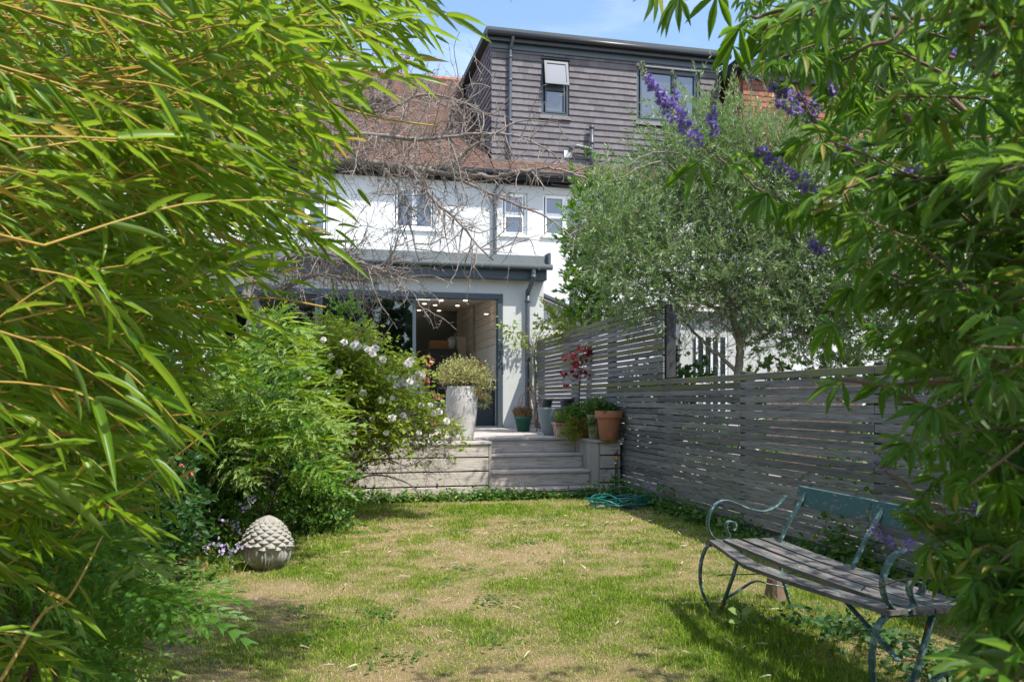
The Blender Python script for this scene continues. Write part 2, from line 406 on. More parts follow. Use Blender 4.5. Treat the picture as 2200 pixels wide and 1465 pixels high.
def m_peel(name, rot):
    t = NT(name); p = t.pos((2.2, 22, 22), rot); q = t.pos((1, 1, 1), rot)
    g = t.noise(p, 1.5, 6, .65, .4); wood = t.mix(t.rng(g, .3, .7), (.11, .095, .09), (.26, .23, .2))
    q2 = t.pos((3, 9, 9), rot); k = t.noise(q2, 2.2, 6, .7, .5)
    c = t.mix(t.rng(k, .56, .6), (.05, .115, .11), wood); c = t.mix(t.rng(t.noise(q2, 9, 4, .7), .62, .66, 0, .8), c, (.4, .46, .4))
    return t.done(t.bsdf(c, .7, 0, t.math('ADD', g, k), .4, .003, .3))
def m_wornwood(name, rot):
    t = NT(name); p = t.pos((2.2, 22, 22), rot)
    g = t.noise(p, 1.5, 6, .65, .4); wood = t.mix(t.rng(g, .35, .68), (.045, .038, .035), (.2, .175, .16))
    q2 = t.pos((3, 12, 12), rot); k = t.noise(q2, 2.5, 6, .7, .5)
    c = t.mix(t.rng(k, .53, .58, 0, .6), wood, (.04, .1, .1)); c = t.mix(t.rng(t.noise(q2, 8, 4, .7), .64, .67, 0, .8), c, (.45, .47, .4))
    return t.done(t.bsdf(t.bright(c, .85, 1.15), .75, 0, t.math('ADD', g, k), .5, .003, .3))
BA = math.atan2(-1.55, .3)
M['peel'] = m_peel('peeling_teal_paint', BA); M['worn'] = m_wornwood('bare_worn_bench_wood', BA)
def m_iron():
    t = NT('chipped_teal_iron'); p = t.pos(jit=False); k = t.noise(p, 30, 5, .7)
    c = t.mix(t.rng(k, .52, .6), (.03, .085, .085), (.22, .3, .26)); c = t.mix(t.rng(t.noise(p, 17, 4), .64, .68), c, (.28, .12, .05))
    return t.done(t.bsdf(c, .5, 0, k, .3, .002))
M['iron'] = m_iron()

M['L_bam'] = m_leaf('bamboo_leaf', (.07, .19, .006), (.23, .36, .012), (.46, .66, .015), .45, .36, under=(.16, .24, .07), yellow=(.5, .36, .06), yat=.93)
M['L_vit'] = m_leaf('chaste_tree_leaf', (.035, .115, .012), (.11, .25, .018), (.34, .6, .02), .42, .5, under=(.15, .21, .11), yellow=(.34, .3, .05), yat=.955, spec=.3)
M['L_olive'] = m_leaf('olive_leaf', (.09, .19, .045), (.24, .36, .12), (.3, .46, .08), .32, .4, under=(.4, .47, .3))
M['L_bay'] = m_leaf('bay_leaf', (.045, .14, .014), (.15, .31, .03), (.28, .5, .03), .36, .35, yellow=(.4, .33, .05), yat=.96)
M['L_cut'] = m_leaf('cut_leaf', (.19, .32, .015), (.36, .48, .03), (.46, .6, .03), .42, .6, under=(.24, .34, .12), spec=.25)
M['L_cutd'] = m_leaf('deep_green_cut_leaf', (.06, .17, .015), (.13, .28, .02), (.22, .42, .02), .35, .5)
M['L_rose'] = m_leaf('rose_leaf', (.13, .23, .02), (.36, .43, .04), (.45, .55, .03), .38, .42, yellow=(.36, .2, .05), yat=.95)
M['L_dark'] = m_leaf('dark_undergrowth_leaf', (.025, .085, .02), (.07, .17, .04), (.12, .26, .03), .3, .5)
M['L_mid'] = m_leaf('mid_green_leaf', (.05, .14, .02), (.12, .25, .03), (.2, .36, .03), .35, .5, yellow=(.35, .3, .05), yat=.94)
M['L_var'] = m_leaf('variegated_leaf', (.55, .53, .2), (.3, .34, .09), (.6, .6, .2), .3, .5, yellow=(.2, .12, .1), yat=.75)
M['L_red'] = m_leaf('maple_leaf', (.2, .01, .02), (.33, .02, .03), (.55, .03, .03), .4, .5)
M['L_heath'] = m_leaf('dry_heather', (.3, .2, .08), (.42, .26, .14), (.4, .25, .1), .2, .7)
M['petalw'] = m_leaf('white_petal', (.85, .83, .8), (.78, .7, .58), (.85, .8, .74), .25, .6)
M['petalp'] = m_leaf('purple_petal', (.24, .17, .6), (.5, .4, .82), (.45, .35, .8), .35, .6)
M['petall'] = m_leaf('lilac_petal', (.5, .42, .66), (.62, .5, .68), (.6, .5, .7), .35, .6)
M['petalr'] = m_leaf('coral_petal', (.7, .13, .1), (.75, .25, .2), (.7, .2, .15), .35, .6)
M['calyx'] = m_leaf('pale_calyx', (.3, .33, .2), (.42, .42, .28), (.3, .35, .18), .2, .7)
def m_grass():
    t = NT('grass_blades'); a = t.n('ShaderNodeAttribute', attribute_name='tint').outputs['Fac']
    r = t.n('ShaderNodeValToRGB'); t.l(a, r.inputs[0]); e = r.color_ramp.elements
    e[0].position = 0; e[0].color = (.16, .27, .015, 1); e[1].position = 1; e[1].color = (.62, .49, .35, 1)
    for p_, c_ in ((.3, (.26, .37, .03)), (.55, (.43, .44, .1)), (.75, (.56, .46, .26))):
        x = e.new(p_); x.color = c_+(1,)
    p = t.bsdf(r.outputs[0], .65, spec=.25); tl = t.n('ShaderNodeBsdfTranslucent'); t.l(r.outputs[0], tl.inputs[0])
    ms = t.n('ShaderNodeMixShader'); ms.inputs[0].default_value = .3; t.l(p.outputs[0], ms.inputs[1]); t.l(tl.outputs[0], ms.inputs[2]); return t.done(ms)
M['grass'] = m_grass()
def m_lawn():
    t = NT('lawn_soil'); a = t.n('ShaderNodeAttribute', attribute_name='tint').outputs['Fac']; p = t.pos(jit=False)
    n = t.noise(p, 60, 4, .7); f = t.math('ADD', a, t.rng(n, .3, .7, -.25, .25))
    c = t.mix(t.rng(f, .2, .8), (.1, .13, .03), (.34, .25, .13)); c = t.mix(t.rng(t.noise(p, 130, 3, .7), .5, .7, 0, .6), c, (.07, .05, .03))
    return t.done(t.bsdf(c, .95, 0, n, 1, .02, .1))
M['lawn'] = m_lawn()
M['paving'] = m_plain('pale_paving', (.3, .25, .2), .85, var=.15, scale=2, dirt=(.3, .26, .2))
M['earth'] = m_plain('garden_earth', (.14, .1, .065), .95, var=.4, scale=5, bs=.8)

# ================================================================ THE GROUND
g = MB(); g.box((-60, -20, -.5), (120, 0, 0), (0, 160, 0), (0, 0, .49)); tag(g.build('ground', M['earth']), kind='structure')
def dry(x, y):
    d = fbm(x, y, 1.4, 4)*.9+fbm(x+9, y+3, 6.5, 4)*.95-.51
    for cx, cy, sx, sy, a in ((-.35, 6.3, 1.0, .5, .28), (-.2, 5.2, .7, .35, .2), (-.25, 3.55, .5, .4, .26), (-1.25, 4.9, .5, .3, .25), (-1.2, 3.0, .8, .25, .15),
                              (.25, 3.05, .4, .3, .1), (.6, 7.3, .5, .3, .12), (.6, 4.5, .5, .6, -.16), (1.1, 3.6, .35, .7, -.5), (.1, 8.6, 2.2, .5, -.16), (-1.1, 4.0, .6, .4, -.2), (-.2, 4.3, .35, .5, -.08)):
        d = d+a*np.exp(-((x-cx)/sx)**2-((y-cy)/sy)**2)
    return np.clip(d, 0, 1)
def ghz(x, y): return .018*(fbm(x, y, 1.3, 3)-.5)
nx, ny = 130, 190
gx, gy = np.meshgrid(np.linspace(-3.4, 2.7, nx), np.linspace(1.2, 9.75, ny)); lx, ly = gx.ravel(), gy.ravel()
ii = (np.arange(ny-1)[:, None]*nx+np.arange(nx-1)[None]).ravel()
lawn = npmesh('lawn', np.c_[lx, ly, .006+ghz(lx, ly)], [np.c_[ii, ii+1, ii+nx+1, ii+nx]], M['lawn'], tint=dry(lx, ly), smooth=True); tag(lawn, kind='structure')
pv = MB(); pv.box((1.5, 3, -.008), (10, 0, 0), (2, 0, 0), (0, 0, .01)); pv = MB()
pv.add([(1.75+.9, 2, .004), (9, 2, .004), (9, 14.5, .004), (.62, 14.5, .004)], [(0, 1, 2, 3)]); tag(pv.build('neighbour_paving', M['paving']), kind='structure')

# ================================================================ HOUSES
def wall(name, par, u0, u1, z0, z1, v, th, holes, mat):
    us = sorted({u0, u1, *[h[0] for h in holes], *[h[1] for h in holes]}); zs = sorted({z0, z1, *[h[2] for h in holes], *[h[3] for h in holes]})
    b = MB()
    for a, c in zip(us, us[1:]):
        for d, e in zip(zs, zs[1:]):
            if any(h[0]-1e-6 <= a and c <= h[1]+1e-6 and h[2]-1e-6 <= d and e <= h[3]+1e-6 for h in holes): continue
            b.hb(a, c, v-th, v, d, e)
    return b.build(name, mat, par)
def window(par, u0, u1, z0, z1, v, cols, mat, fr=.045, sill=True, rec=.07, depth=.05, grp=None):
    """cols: list of (width share, [row shares])"""
    b = MB(); v1 = v-rec; v0 = v1-depth
    b.hb(u0, u1, v0, v1, z1-fr, z1, .004); b.hb(u0, u1, v0, v1, z0, z0+fr, .004)
    b.hb(u0, u0+fr, v0, v1, z0+fr, z1-fr, .004); b.hb(u1-fr, u1, v0, v1, z0+fr, z1-fr, .004)
    w = b.build('window', mat, par); x = u0+fr; W_ = u1-u0-2*fr; tot = sum(c[0] for c in cols)
    for i, (cw, rows) in enumerate(cols):
        x2 = x+W_*cw/tot
        if i: m = MB(); m.hb(x-fr/2, x+fr/2, v0, v1+.002, z0+fr, z1-fr, .004); m.build('mullion', mat, w)
        z = z0+fr; H_ = z1-z0-2*fr; tr = sum(rows)
        for j, rh in enumerate(rows):
            z2 = z+H_*rh/tr
            if j: m = MB(); m.hb(x+fr/2, x2-fr/2, v0, v1+.003, z-fr/2, z+fr/2, .004); m.build('transom', mat, w)
            s = MB(); q = fr*.6                                   # the sash round each pane
            a, c, d, e = x+fr*.5, x2-fr*.5, z+(fr*.5 if j else 0), z2-(fr*.5 if j < len(rows)-1 else 0)
            s.hb(a, c, v0+.004, v1+.012, d, d+q, .003); s.hb(a, c, v0+.004, v1+.012, e-q, e, .003); s.hb(a, a+q, v0+.004, v1+.012, d+q, e-q, .003); s.hb(c-q, c, v0+.004, v1+.012, d+q, e-q, .003)
            s.build('sash', mat, w)
            p = MB(); p.hb(a+q, c-q, v0+.012, v0+.02, d+q, e-q); p.build('pane', M['pane'], w)
            z = z2
        x = x2
    if sill: s = MB(); s.hb(u0-.05, u1+.05, v-.1, v+.05, z0-.045, z0-.002, .006); s.build('sill', mat, w)
    return w
M['ridge'] = m_tiles('ridge_tiles', (.36, .14, .08), (.42, .17, .1), (.3, .13, .08))
MV = -3.2                                           # plane of the main back walls
ZE = 6.12; SL = .78; VE = -2.95; VR = -7.6          # eaves height, pitch, eaves edge, ridge
zr = lambda v: ZE+(VE-v)*SL
h1 = thing('terraced_house', 'white rendered house with brown tiled roof and low glass-fronted extension', 'house', HP(-3, MV, 0))
h2 = thing('terraced_house', 'white house with a big dormer hung with dark grey tiles', 'house', HP(3, MV, 0))
def U(px, v): return uz(px, 500, v)[0]
def rect(p0, p1, q0, q1, v):
    a, z1 = uz(p0, q0, v); b, z1b = uz(p1, q0, v); z0 = uz((p0+p1)/2, q1, v)[1]; z1 = uz((p0+p1)/2, q0, v)[1]; return a, b, z0, z1
PL = .47
wl = [rect(845, 936, 402, 492, MV), rect(565, 705, 398, 505, MV), rect(380, 470, 398, 500, MV)]
wr = [rect(1078, 1133, 414, 506, MV), rect(1166, 1290, 420, 510, MV)]
wall('main_wall', h1, -12, PL, 0, 6.0, MV, .3, wl+[(-4.9, .1, .55, 3.45)], M['render'])
wall('main_wall', h2, PL+.012, 6.6, 0, 6.0, MV+.004, .3, wr, M['render'])
window(h1, *wl[0], MV, [(1, [1]), (1, [1])], M['upvc'])
window(h1, *wl[1], MV, [(1, [1, .5]), (1.2, [1]), (1, [1, .5])], M['upvc'])
window(h1, *wl[2], MV, [(1, [1]), (1, [1])], M['upvc'])
window(h2, *wr[0], MV+.004, [(1, [1, 1])], M['upvc'], fr=.05)
window(h2, *wr[1], MV+.004, [(1, [1, 1]), (1, [1]), (.6, [1, 1])], M['upvc'], fr=.05)
b = MB(); b.hb(PL-.012, PL+.012, MV+.002, MV+.022, 3.7, 5.98); b.build('party_line_cover', M['render'], h1)
dk = MB(); dk.hb(-11.8, 6.4, -9.5, MV-.5, 3.9, 5.95); dk.build('upper_room', M['black'], h1)
b = MB(); b.hb(6.6, 14, -9, MV-.2, 0, 6.0); b.build('far_wall', M['render'], h2)
# roofs: slab and rows of tiles
def roof_slab(par, u0, u1, v0=VE, v1=VR):
    b = MB(); P = [HP(u, v, z) for u, v, z in ((u0, v0, zr(v0)-.03), (u1, v0, zr(v0)-.03), (u1, v1, zr(v1)-.03), (u0, v1, zr(v1)-.03))]
    Q = [p-Vector((0, 0, .12)) for p in P]; b.add(P+Q, [(0, 1, 2, 3), (7, 6, 5, 4), (0, 4, 5, 1), (1, 5, 6, 2), (2, 6, 7, 3), (3, 7, 4, 0)])
    b.build('roof_slab', M['black'], par)
def roof_tiles(par, u0, u1, nrow, name='roof_tiles', sc=1):
    e = .1*math.cos(math.atan(SL)); V = []; Q = []; T = []; n = 0; tw = .165
    for r in range(nrow):
        v = VE+.04-r*e; off = (r % 2)*tw/2
        for k in range(int((u1-u0)/tw)+1):
            a = u0+k*tw+off-tw/2+.002; c = min(a+tw-.004, u1); a = max(a, u0)
            if c-a < .01: continue
            lift = .022+random.uniform(-.004, .009); d = e*1.3; ti = random.random(); sk = random.uniform(-.003, .003)
            pts = [(a, v+sk, zr(v)+lift), (c, v-sk, zr(v)+lift+random.uniform(-.003, .003)), (c, v-d, zr(v-d)+.006), (a, v-d, zr(v-d)+.006), (a, v+sk, zr(v)+lift-.016), (c, v-sk, zr(v)+lift-.016)]
            V += [HP(*p) for p in pts]; Q += [(n, n+1, n+2, n+3), (n+4, n+5, n+1, n)]; n += 6; T += [ti]*6
    o = npmesh(name, V, [Q], M['redroof'], par, tint=T); o['kind'] = 'stuff'; return o
roof_slab(h1, -12, PL); roof_slab(h2, PL, 6.6)
roof_tiles(h1, -8.5, PL-.02, 60); roof_tiles(h2, PL, 6.5, 6)
b = MB()
for k in range(28):
    u0 = -8.5+k*.33
    pts = [HP(u0+(.33-.01)*t, VR, zr(VR)+.02) for t in (0, 1)]
    b.tube(pts, .1, 8, tint=random.random())
b.build('ridge_tiles', M['ridge'], h1)['kind'] = 'stuff'
bk = MB(); P = [HP(-12, VR, zr(VR)-.04), HP(6.6, VR, zr(VR)-.04), HP(6.6, VR-4.5, ZE), HP(-12, VR-4.5, ZE)]; bk.add(P, [(0, 1, 2, 3)]); bk.build('rear_roof_slope', M['redroof'], h1)
for par, a, c in ((h1, -12, PL-.005), (h2, PL+.005, 6.7)):
    b = MB(); b.hb(a, c, MV+.004, MV+.03, 5.88, 6.02); b.hb(a, c, MV+.03, VE-.01, 5.99, 6.02); b.build('soffit_board', M['black'], par)
    b = MB(); b.tube([HP(a, VE+.06, 6.055), HP(c, VE+.06, 6.055)], .058, 10); b.hb(a, c, VE-.005, VE+.012, 5.93, 6.09); b.build('gutter', M['black'], par, True)
def pipe(name, par, pts, r, mat, rings=(), n=10):
    b = MB(); b.tube(pts, r, n)
    for p, d in rings: b.tube([Vector(p)-Vector(d)*.03, Vector(p)+Vector(d)*.03], r*1.22, n)
    return b.build(name, mat, par, True)
up = Vector((0, 0, 1))
u = U(1064, MV+.1)
pipe('downpipe', h1, curve([HP(u+.06, VE+.05, 6.02), HP(u+.06, VE+.05, 5.9), HP(u, MV+.09, 5.68), HP(u, MV+.08, 5.5), HP(u, MV+.08, 3.8)], 4), .038, M['pipe'], [(HP(u, MV+.08, 4.9), up), (HP(u, MV+.08, 4.1), up), (HP(u, MV+.08, 5.55), up)])
ua, za = uz(1188, 388, MV+.12); ub, zb = uz(1256, 399, MV+.12)
pipe('waste_pipe', h2, curve([HP(ua, MV+.08, za+.08), HP(ua, MV+.08, za-.03), HP(ua+.06, MV+.08, za-.07), HP(ub+.4, MV+.08, za-.14)], 4), .035, M['black'])
# ---- the dormer
DV = -3.45; du0 = U(1056, DV); du1 = U(1546, DV); dz0 = uz(1058, 357, DV)[1]; dz1 = uz(1058, 100, DV)[1]
dw = [rect(1163, 1223, 130, 248, DV), rect(1368, 1503, 150, 264, DV)]
zl = lambda z: z
wall('dormer_wall', h2, du0, du1, dz0-.1, dz1+.3, DV-.03, .15, dw, M['black'])
b = MB()
vb = VE-(dz1+.25-ZE)/SL
P = [HP(du0+.02, DV-.04, dz0-.2), HP(du0+.02, DV-.04, dz1+.25), HP(du0+.02, vb, dz1+.25)]; Q = [p+UD*.1 for p in P]
b.add(P+Q, [(0, 1, 2), (5, 4, 3), (0, 3, 4, 1), (1, 4, 5, 2), (2, 5, 3, 0)]); P = [p+UD*(du1-du0-.14) for p in P]; Q = [p+UD*.1 for p in P]
b.add(P+Q, [(0, 1, 2), (5, 4, 3), (0, 3, 4, 1), (1, 4, 5, 2), (2, 5, 3, 0)]); b.build('dormer_cheek', M['black'], h2)
tw, te = .238, .141
tm = MB(); tm.add([(0, .003, 0), (1, .003, 0), (1, .003, 1), (0, .003, 1), (0, .042, 0), (1, .042, 0), (1, .012, 1), (0, .012, 1), ], [(3, 2, 1, 0), (4, 5, 6, 7), (0, 1, 5, 4), (1, 2, 6, 5), (2, 3, 7, 6), (3, 0, 4, 7)])
to = tm.build('tile', M['slate']); tme = to.data; bpy.data.objects.remove(to)
RM = Matrix((( UD.x, VD.x, 0), (UD.y, VD.y, 0), (0, 0, 1))).to_4x4()
tl = []
nr = int((dz1-dz0)/te)+1
for r in range(nr):
    z = dz0+r*te; off = (r % 2)*tw/2; u = du0-off
    while u < du1:
        a, c = max(u, du0), min(u+tw-.002, du1)
        segs = [(a, c)]
        for h in dw:
            if h[2]-te*.6 < z+te*.5 < h[3]+te*.1:
                ns = []
                for s_, e_ in segs:
                    if e_ <= h[0] or s_ >= h[1]: ns.append((s_, e_)); continue
                    if s_ < h[0]-.02: ns.append((s_, h[0]))
                    if e_ > h[1]+.02: ns.append((h[1], e_))
                segs = ns
        for s_, e_ in segs:
            if e_-s_ > .02: tl.append((s_, e_, z, r))
        u += tw
tl.sort(key=lambda t: (t[0] > 3.35, t[0]))
st = MB()
for i, (a, c, z, r) in enumerate(tl):
    h = te*1.12 if r < nr-1 else te*.9; jz = random.uniform(-.003, .003); jo = random.uniform(0, .003)
    if i < 300:
        o = bpy.data.objects.new('tile', tme); link(o, h2)
        o.matrix_basis = Matrix.Translation(HP(a, DV-.028+jo, z+jz)-h2.location) @ RM @ Matrix.Diagonal((c-a, 1, h, 1))
    else:
        f = lambda u_, v_, z_: HP(u_, DV-.028+v_+jo, z+jz+z_*h)
        st.add([f(a, .003, 0), f(c, .003, 0), f(c, .003, 1), f(a, .003, 1), f(a, .042, 0), f(c, .042, 0), f(c, .012, 1), f(a, .012, 1)], [(4, 5, 6, 7), (0, 1, 5, 4), (1, 2, 6, 5), (3, 0, 4, 7)], random.random())
r = 0; z = dz0-.1
while z < dz1+.1:                                   # the left cheek
    v0 = DV-.02; v1 = VE-(z-ZE)/SL
    v = v0
    while v > v1-.1:
        ti = random.random(); a = v; c = max(v-tw+.004, v1-.15); f = lambda o_, v_, z_: HP(du0+.02-o_, v_, z_)
        st.add([f(.003, a, z), f(.003, c, z), f(.003, c, z+te*1.1), f(.003, a, z+te*1.1), f(.03, a, z), f(.03, c, z), f(.012, c, z+te*1.1), f(.012, a, z+te*1.1)], [(7, 6, 5, 4), (4, 5, 1, 0), (7, 4, 0, 3)], ti)
        v -= tw if v != v0 or r % 2 == 0 else tw/2
    z += te; r += 1
st.build('hung_tiles', M['slate'], h2)['kind'] = 'stuff'
zt = dz1+.02
b = MB(); b.hb(du0-.04, du1+.04, DV+.01, DV+.035, zt-.06, zt+.12, .003); b.build('tile_top_course', M['anth'], h2)
b = MB(); b.hb(du0-.12, du1+.14, DV+.02, DV+.14, zt+.06, zt+.2, .006); b.build('fascia', M['black'], h2)
b = MB(); b.tube([HP(du0-.14, DV+.2, zt+.2), HP(du1+.18, DV+.2, zt+.2)], .06, 10); b.build('gutter', M['black'], h2, True)
b = MB(); P = [(du0-.14, DV+.15, zt+.22), (du1+.16, DV+.15, zt+.22), (du1+.16, DV-3.8, zt+.33), (du0-.14, DV-3.8, zt+.33)]
A_ = [HP(*p) for p in P]; B_ = [p+Vector((0, 0, .13)) for p in A_]; b.add(A_+B_, [(3, 2, 1, 0), (4, 5, 6, 7), (0, 1, 5, 4), (1, 2, 6, 5), (2, 3, 7, 6), (3, 0, 4, 7)]); b.build('flat_roof', M['zinc'], h2)
for i, h in enumerate(dw):
    if i == 0: w_ = window(h2, *h, DV, [(1, [1.05, 1])], M['anth'], fr=.06, sill=False, rec=.03, depth=.06)
    else: w_ = window(h2, *h, DV, [(1.6, [1]), (1, [1])], M['anth'], fr=.06, sill=False, rec=.03, depth=.06)
    b = MB(); b.hb(h[0]-.01, h[1]+.01, DV, DV+.05, h[3]+.004, h[3]+.03); b.build('lintel_strip', M['render'] if i else M['zinc'], w_)
    b = MB(); b.add([HP(h[0]-.03, DV-.01, h[2]), HP(h[1]+.03, DV-.01, h[2]), HP(h[1]+.05, DV+.045, h[2]-.1), HP(h[0]-.05, DV+.045, h[2]-.1), HP(h[0]-.05, DV+.03, h[2]-.1), HP(h[1]+.05, DV+.03, h[2]-.1)], [(3, 2, 1, 0), (4, 5, 2, 3)]); b.build('lead_apron', M['slate'], w_)
h = dw[0]; zm = (h[2]+h[3])/2                        # the top light standing open
b = MB(); f = lambda u_, z_, o_: HP(u_, DV+.02+(h[3]-.05-z_)*.2+o_, z_)
def sash(mb, u0, u1, z0, z1, o0, o1, fr):
    for a, c, d, e in ((u0, u1, z1-fr, z1), (u0, u1, z0, z0+fr), (u0, u0+fr, z0+fr, z1-fr), (u1-fr, u1, z0+fr, z1-fr)):
        mb.add([f(a, d, o0), f(c, d, o0), f(c, e, o0), f(a, e, o0), f(a, d, o1), f(c, d, o1), f(c, e, o1), f(a, e, o1)], [(3, 2, 1, 0), (4, 5, 6, 7), (0, 1, 5, 4), (1, 2, 6, 5), (2, 3, 7, 6), (3, 0, 4, 7)])
sash(b, h[0]+.05, h[1]-.05, zm+.02, h[3]-.05, 0, .045, .055); ws = b.build('open_sash', M['anth'], h2)
b = MB(); a, c, d, e = h[0]+.1, h[1]-.1, zm+.07, h[3]-.1
b.add([f(a, d, .02), f(c, d, .02), f(c, e, .02), f(a, e, .02), f(a, d, .028), f(c, d, .028), f(c, e, .028), f(a, e, .028)], [(3, 2, 1, 0), (4, 5, 6, 7)]); b.build('pane', M['pane'], ws)
u = U(1097, DV+.1)
pipe('downpipe', h2, curve([HP(u+.03, DV+.2, zt+.2), HP(u+.03, DV+.18, zt+.1), HP(u, DV+.09, zt-.08), HP(u, DV+.08, zt-.3), HP(u-.02, DV+.08, dz0+.04)], 4), .036, M['pipe'], [(HP(u, DV+.08, z_), up) for z_ in (dz0+.1, dz0+1.0, dz0+1.9, zt-.25)])
u, z = uz(1271, 270, DV+.12); ul, z2 = uz(1228, 316, DV+.12)
pipe('soil_pipe', h2, [HP(u, DV+.13, z), HP(u, DV+.13, dz0-.2)], .05, M['pipe'], [(HP(u, DV+.13, z-.05), up), (HP(u, DV+.13, z2-.1), up), (HP(u, DV+.13, z2+.12), up)])
pipe('soil_pipe', h2, curve([HP(u, DV+.13, z2-.03), HP(u-.2, DV+.13, z2), HP(ul+.1, DV+.13, z2+.02), HP(ul, DV+.1, z2-.02), HP(ul, DV+.02, z2-.06)], 4), .048, M['pipe'])
u, z = uz(1219, 331, DV+.02); b = MB(); b.hb(u-.08, u+.1, DV, DV+.03, z-.08, z+.07, .005); b.build('vent_cover', M['upvc'], h2)
# chimney pot above the dormer
u, z = uz(1432, 97, VR); cz = zr(VR)
b = MB(); b.hb(u-.45, u+.45, VR-.9, VR-.4, cz-1, z-.42, .01); b.build('chimney_stack', M['orange'], h2)
for k, du in enumerate((-.05, )):
    b = MB(); b.lathe([(.13, -.45), (.15, -.43), (.12, -.38), (.12, -.06), (.16, -.05), (.16, .02), (.1, .02), (.1, -.2), (0, -.2)], HP(u+du, VR-.6, z+.02), 16); b.build('chimney_pot', M['terra'], h2, True)
# ---- house with the orange dormer
h3 = thing('tiled_house', 'house with orange clay tile-hung dormer beyond the olive tree', 'house', HP(9, -3, 0))
v3 = -2.7; a3, ztop = uz(1597, 165, v3); b3 = a3+3.4; z3 = ztop-1.9
b = MB(); b.hb(a3+.03, b3, v3-4, v3-.03, 0, ztop); b.build('wall', M['render'], h3)
om = to = None; tw3, te3 = .2, .125
zz = z3; r = 0; st = MB(); cnt = 0
tm = MB(); tm.add([(0, .003, 0), (1, .003, 0), (1, .003, 1), (0, .003, 1), (0, .03, 0), (1, .03, 0), (1, .012, 1), (0, .012, 1), ], [(3, 2, 1, 0), (4, 5, 6, 7), (0, 1, 5, 4), (1, 2, 6, 5), (2, 3, 7, 6), (3, 0, 4, 7)])
to = tm.build('tile', M['orange']); tme3 = to.data; bpy.data.objects.remove(to)
while zz < ztop:
    u = a3-(r % 2)*tw3/2
    while u < b3:
        a, c = max(u, a3), min(u+tw3-.004, b3)
        if c-a > .02:
            if a < a3+1.6:
                o = bpy.data.objects.new('tile', tme3); link(o, h3); o.matrix_basis = Matrix.Translation(HP(a, v3-.028+random.uniform(0, .005), zz)-h3.location) @ RM @ Matrix.Diagonal((c-a, 1, te3*1.1, 1))
            else: st.add([HP(a, v3+.0, zz), HP(c, v3, zz), HP(c, v3-.016, zz+te3*1.1), HP(a, v3-.016, zz+te3*1.1), HP(a, v3-.025, zz), HP(c, v3-.025, zz)], [(0, 1, 2, 3), (4, 5, 1, 0)], random.random())
        u += tw3
    v = v3-.01
    while v > v3-2.2:
        f = lambda o_, v_, z_: HP(a3+.02-o_, v_, z_); c = v-tw3+.004
        st.add([f(.03, v, zz), f(.03, c, zz), f(.012, c, zz+te3*1.1), f(.012, v, zz+te3*1.1), f(0, v, zz), f(0, c, zz)], [(3, 2, 1, 0), (0, 1, 5, 4)], random.random()); v -= tw3
    zz += te3; r += 1
st.build('hung_tiles', M['orange'], h3)['kind'] = 'stuff'
b = MB(); b.hb(a3-.25, b3+.2, v3-4, v3+.22, ztop+.1, ztop+.34, .01); b.hb(a3-.1, b3+.1, v3-.02, v3+.1, ztop-.06, ztop+.1, .01); b.build('flat_roof', M['black'], h3)
b = MB(); b.hb(a3+.3, b3+3, v3-3.2, v3-2.9, ztop+.3, ztop+.75, .01); b.build('ridge', M['redroof'], h3)
# ---- extension of the left house
eu0, eu1 = -5.5, U(1168, 0); du = (-4.9, 0.0, 0.0, uz(1080, 632, 0)[1])
hd = du[3]
wall('extension_wall', h1, eu0, eu1, 0, 3.5, 0, .28, [(-4.9, 0, DZ, hd)], M['extwall'])
b = MB(); b.hb(eu1-.25, eu1, MV, -.28, 0, 3.5); b.build('extension_side_wall', M['extwall'], h1)
b = MB(); b.hb(eu0, eu0+.25, MV, -.28, 0, 3.5); b.build('extension_side_wall', M['extwall'], h1)
zf0 = uz(1170, 602, .2)[1]; zf1 = uz(1170, 577, .25)[1]; zf2 = uz(1175, 549, .25)[1]; e1 = U(1175, .2); e2 = U(1183, .3)
b = MB(); b.hb(eu0-.1, e1, .17, .2, zf0, zf1, .004); b.hb(e1-.03, e1, MV+.3, .17, zf0, zf1, .004); b.build('fascia', M['anth'], h1)
b = MB(); b.hb(eu0, e1-.03, .005, .17, zf0+.005, zf0+.03); b.build('soffit', M['anth'], h1)
b = MB(); b.add([HP(eu0-.1, .3, zf1+.02), HP(e2-.03, .3, zf1+.02), HP(e2-.03, .16, zf2), HP(eu0-.1, .16, zf2), ], [(0, 1, 2, 3)])
b.hb(e2-.05, e2, .05, .32, zf1+.01, zf2+.035, .006); 
for a, c, v0, v1 in ((eu0-.1, e2-.05, -.75, .14), (eu0-.1, -4.1, -2.5, -.75), (-.75, e2-.05, -2.5, -.75), (eu0-.1, e2-.05, MV+.01, -2.5)): b.hb(a, c, v0, v1, zf2-.12, zf2-.01)
b.build('roof_edge', M['zinc'], h1)
b = MB(); b.tube([HP(eu0-.1, .3, zf1+.015), HP(e2+.03, .3, zf1+.015)], .05, 10); b.build('gutter', M['zinc'], h1, True)
u = U(1134, .08)
pipe('downpipe', h1, curve([HP(u+.05, .29, zf1), HP(u+.05, .28, zf0+.06), HP(u+.04, .24, zf0-.04), HP(u, .1, zf0-.22), HP(u, .07, zf0-.4), HP(u-.01, .07, DZ+.05)], 4), .04, M['pipe'], [(HP(u, .07, zf0-.36), up), (HP(u, .07, 1.9), up), (HP(u+.05, .28, zf0+.04), up)], 12)
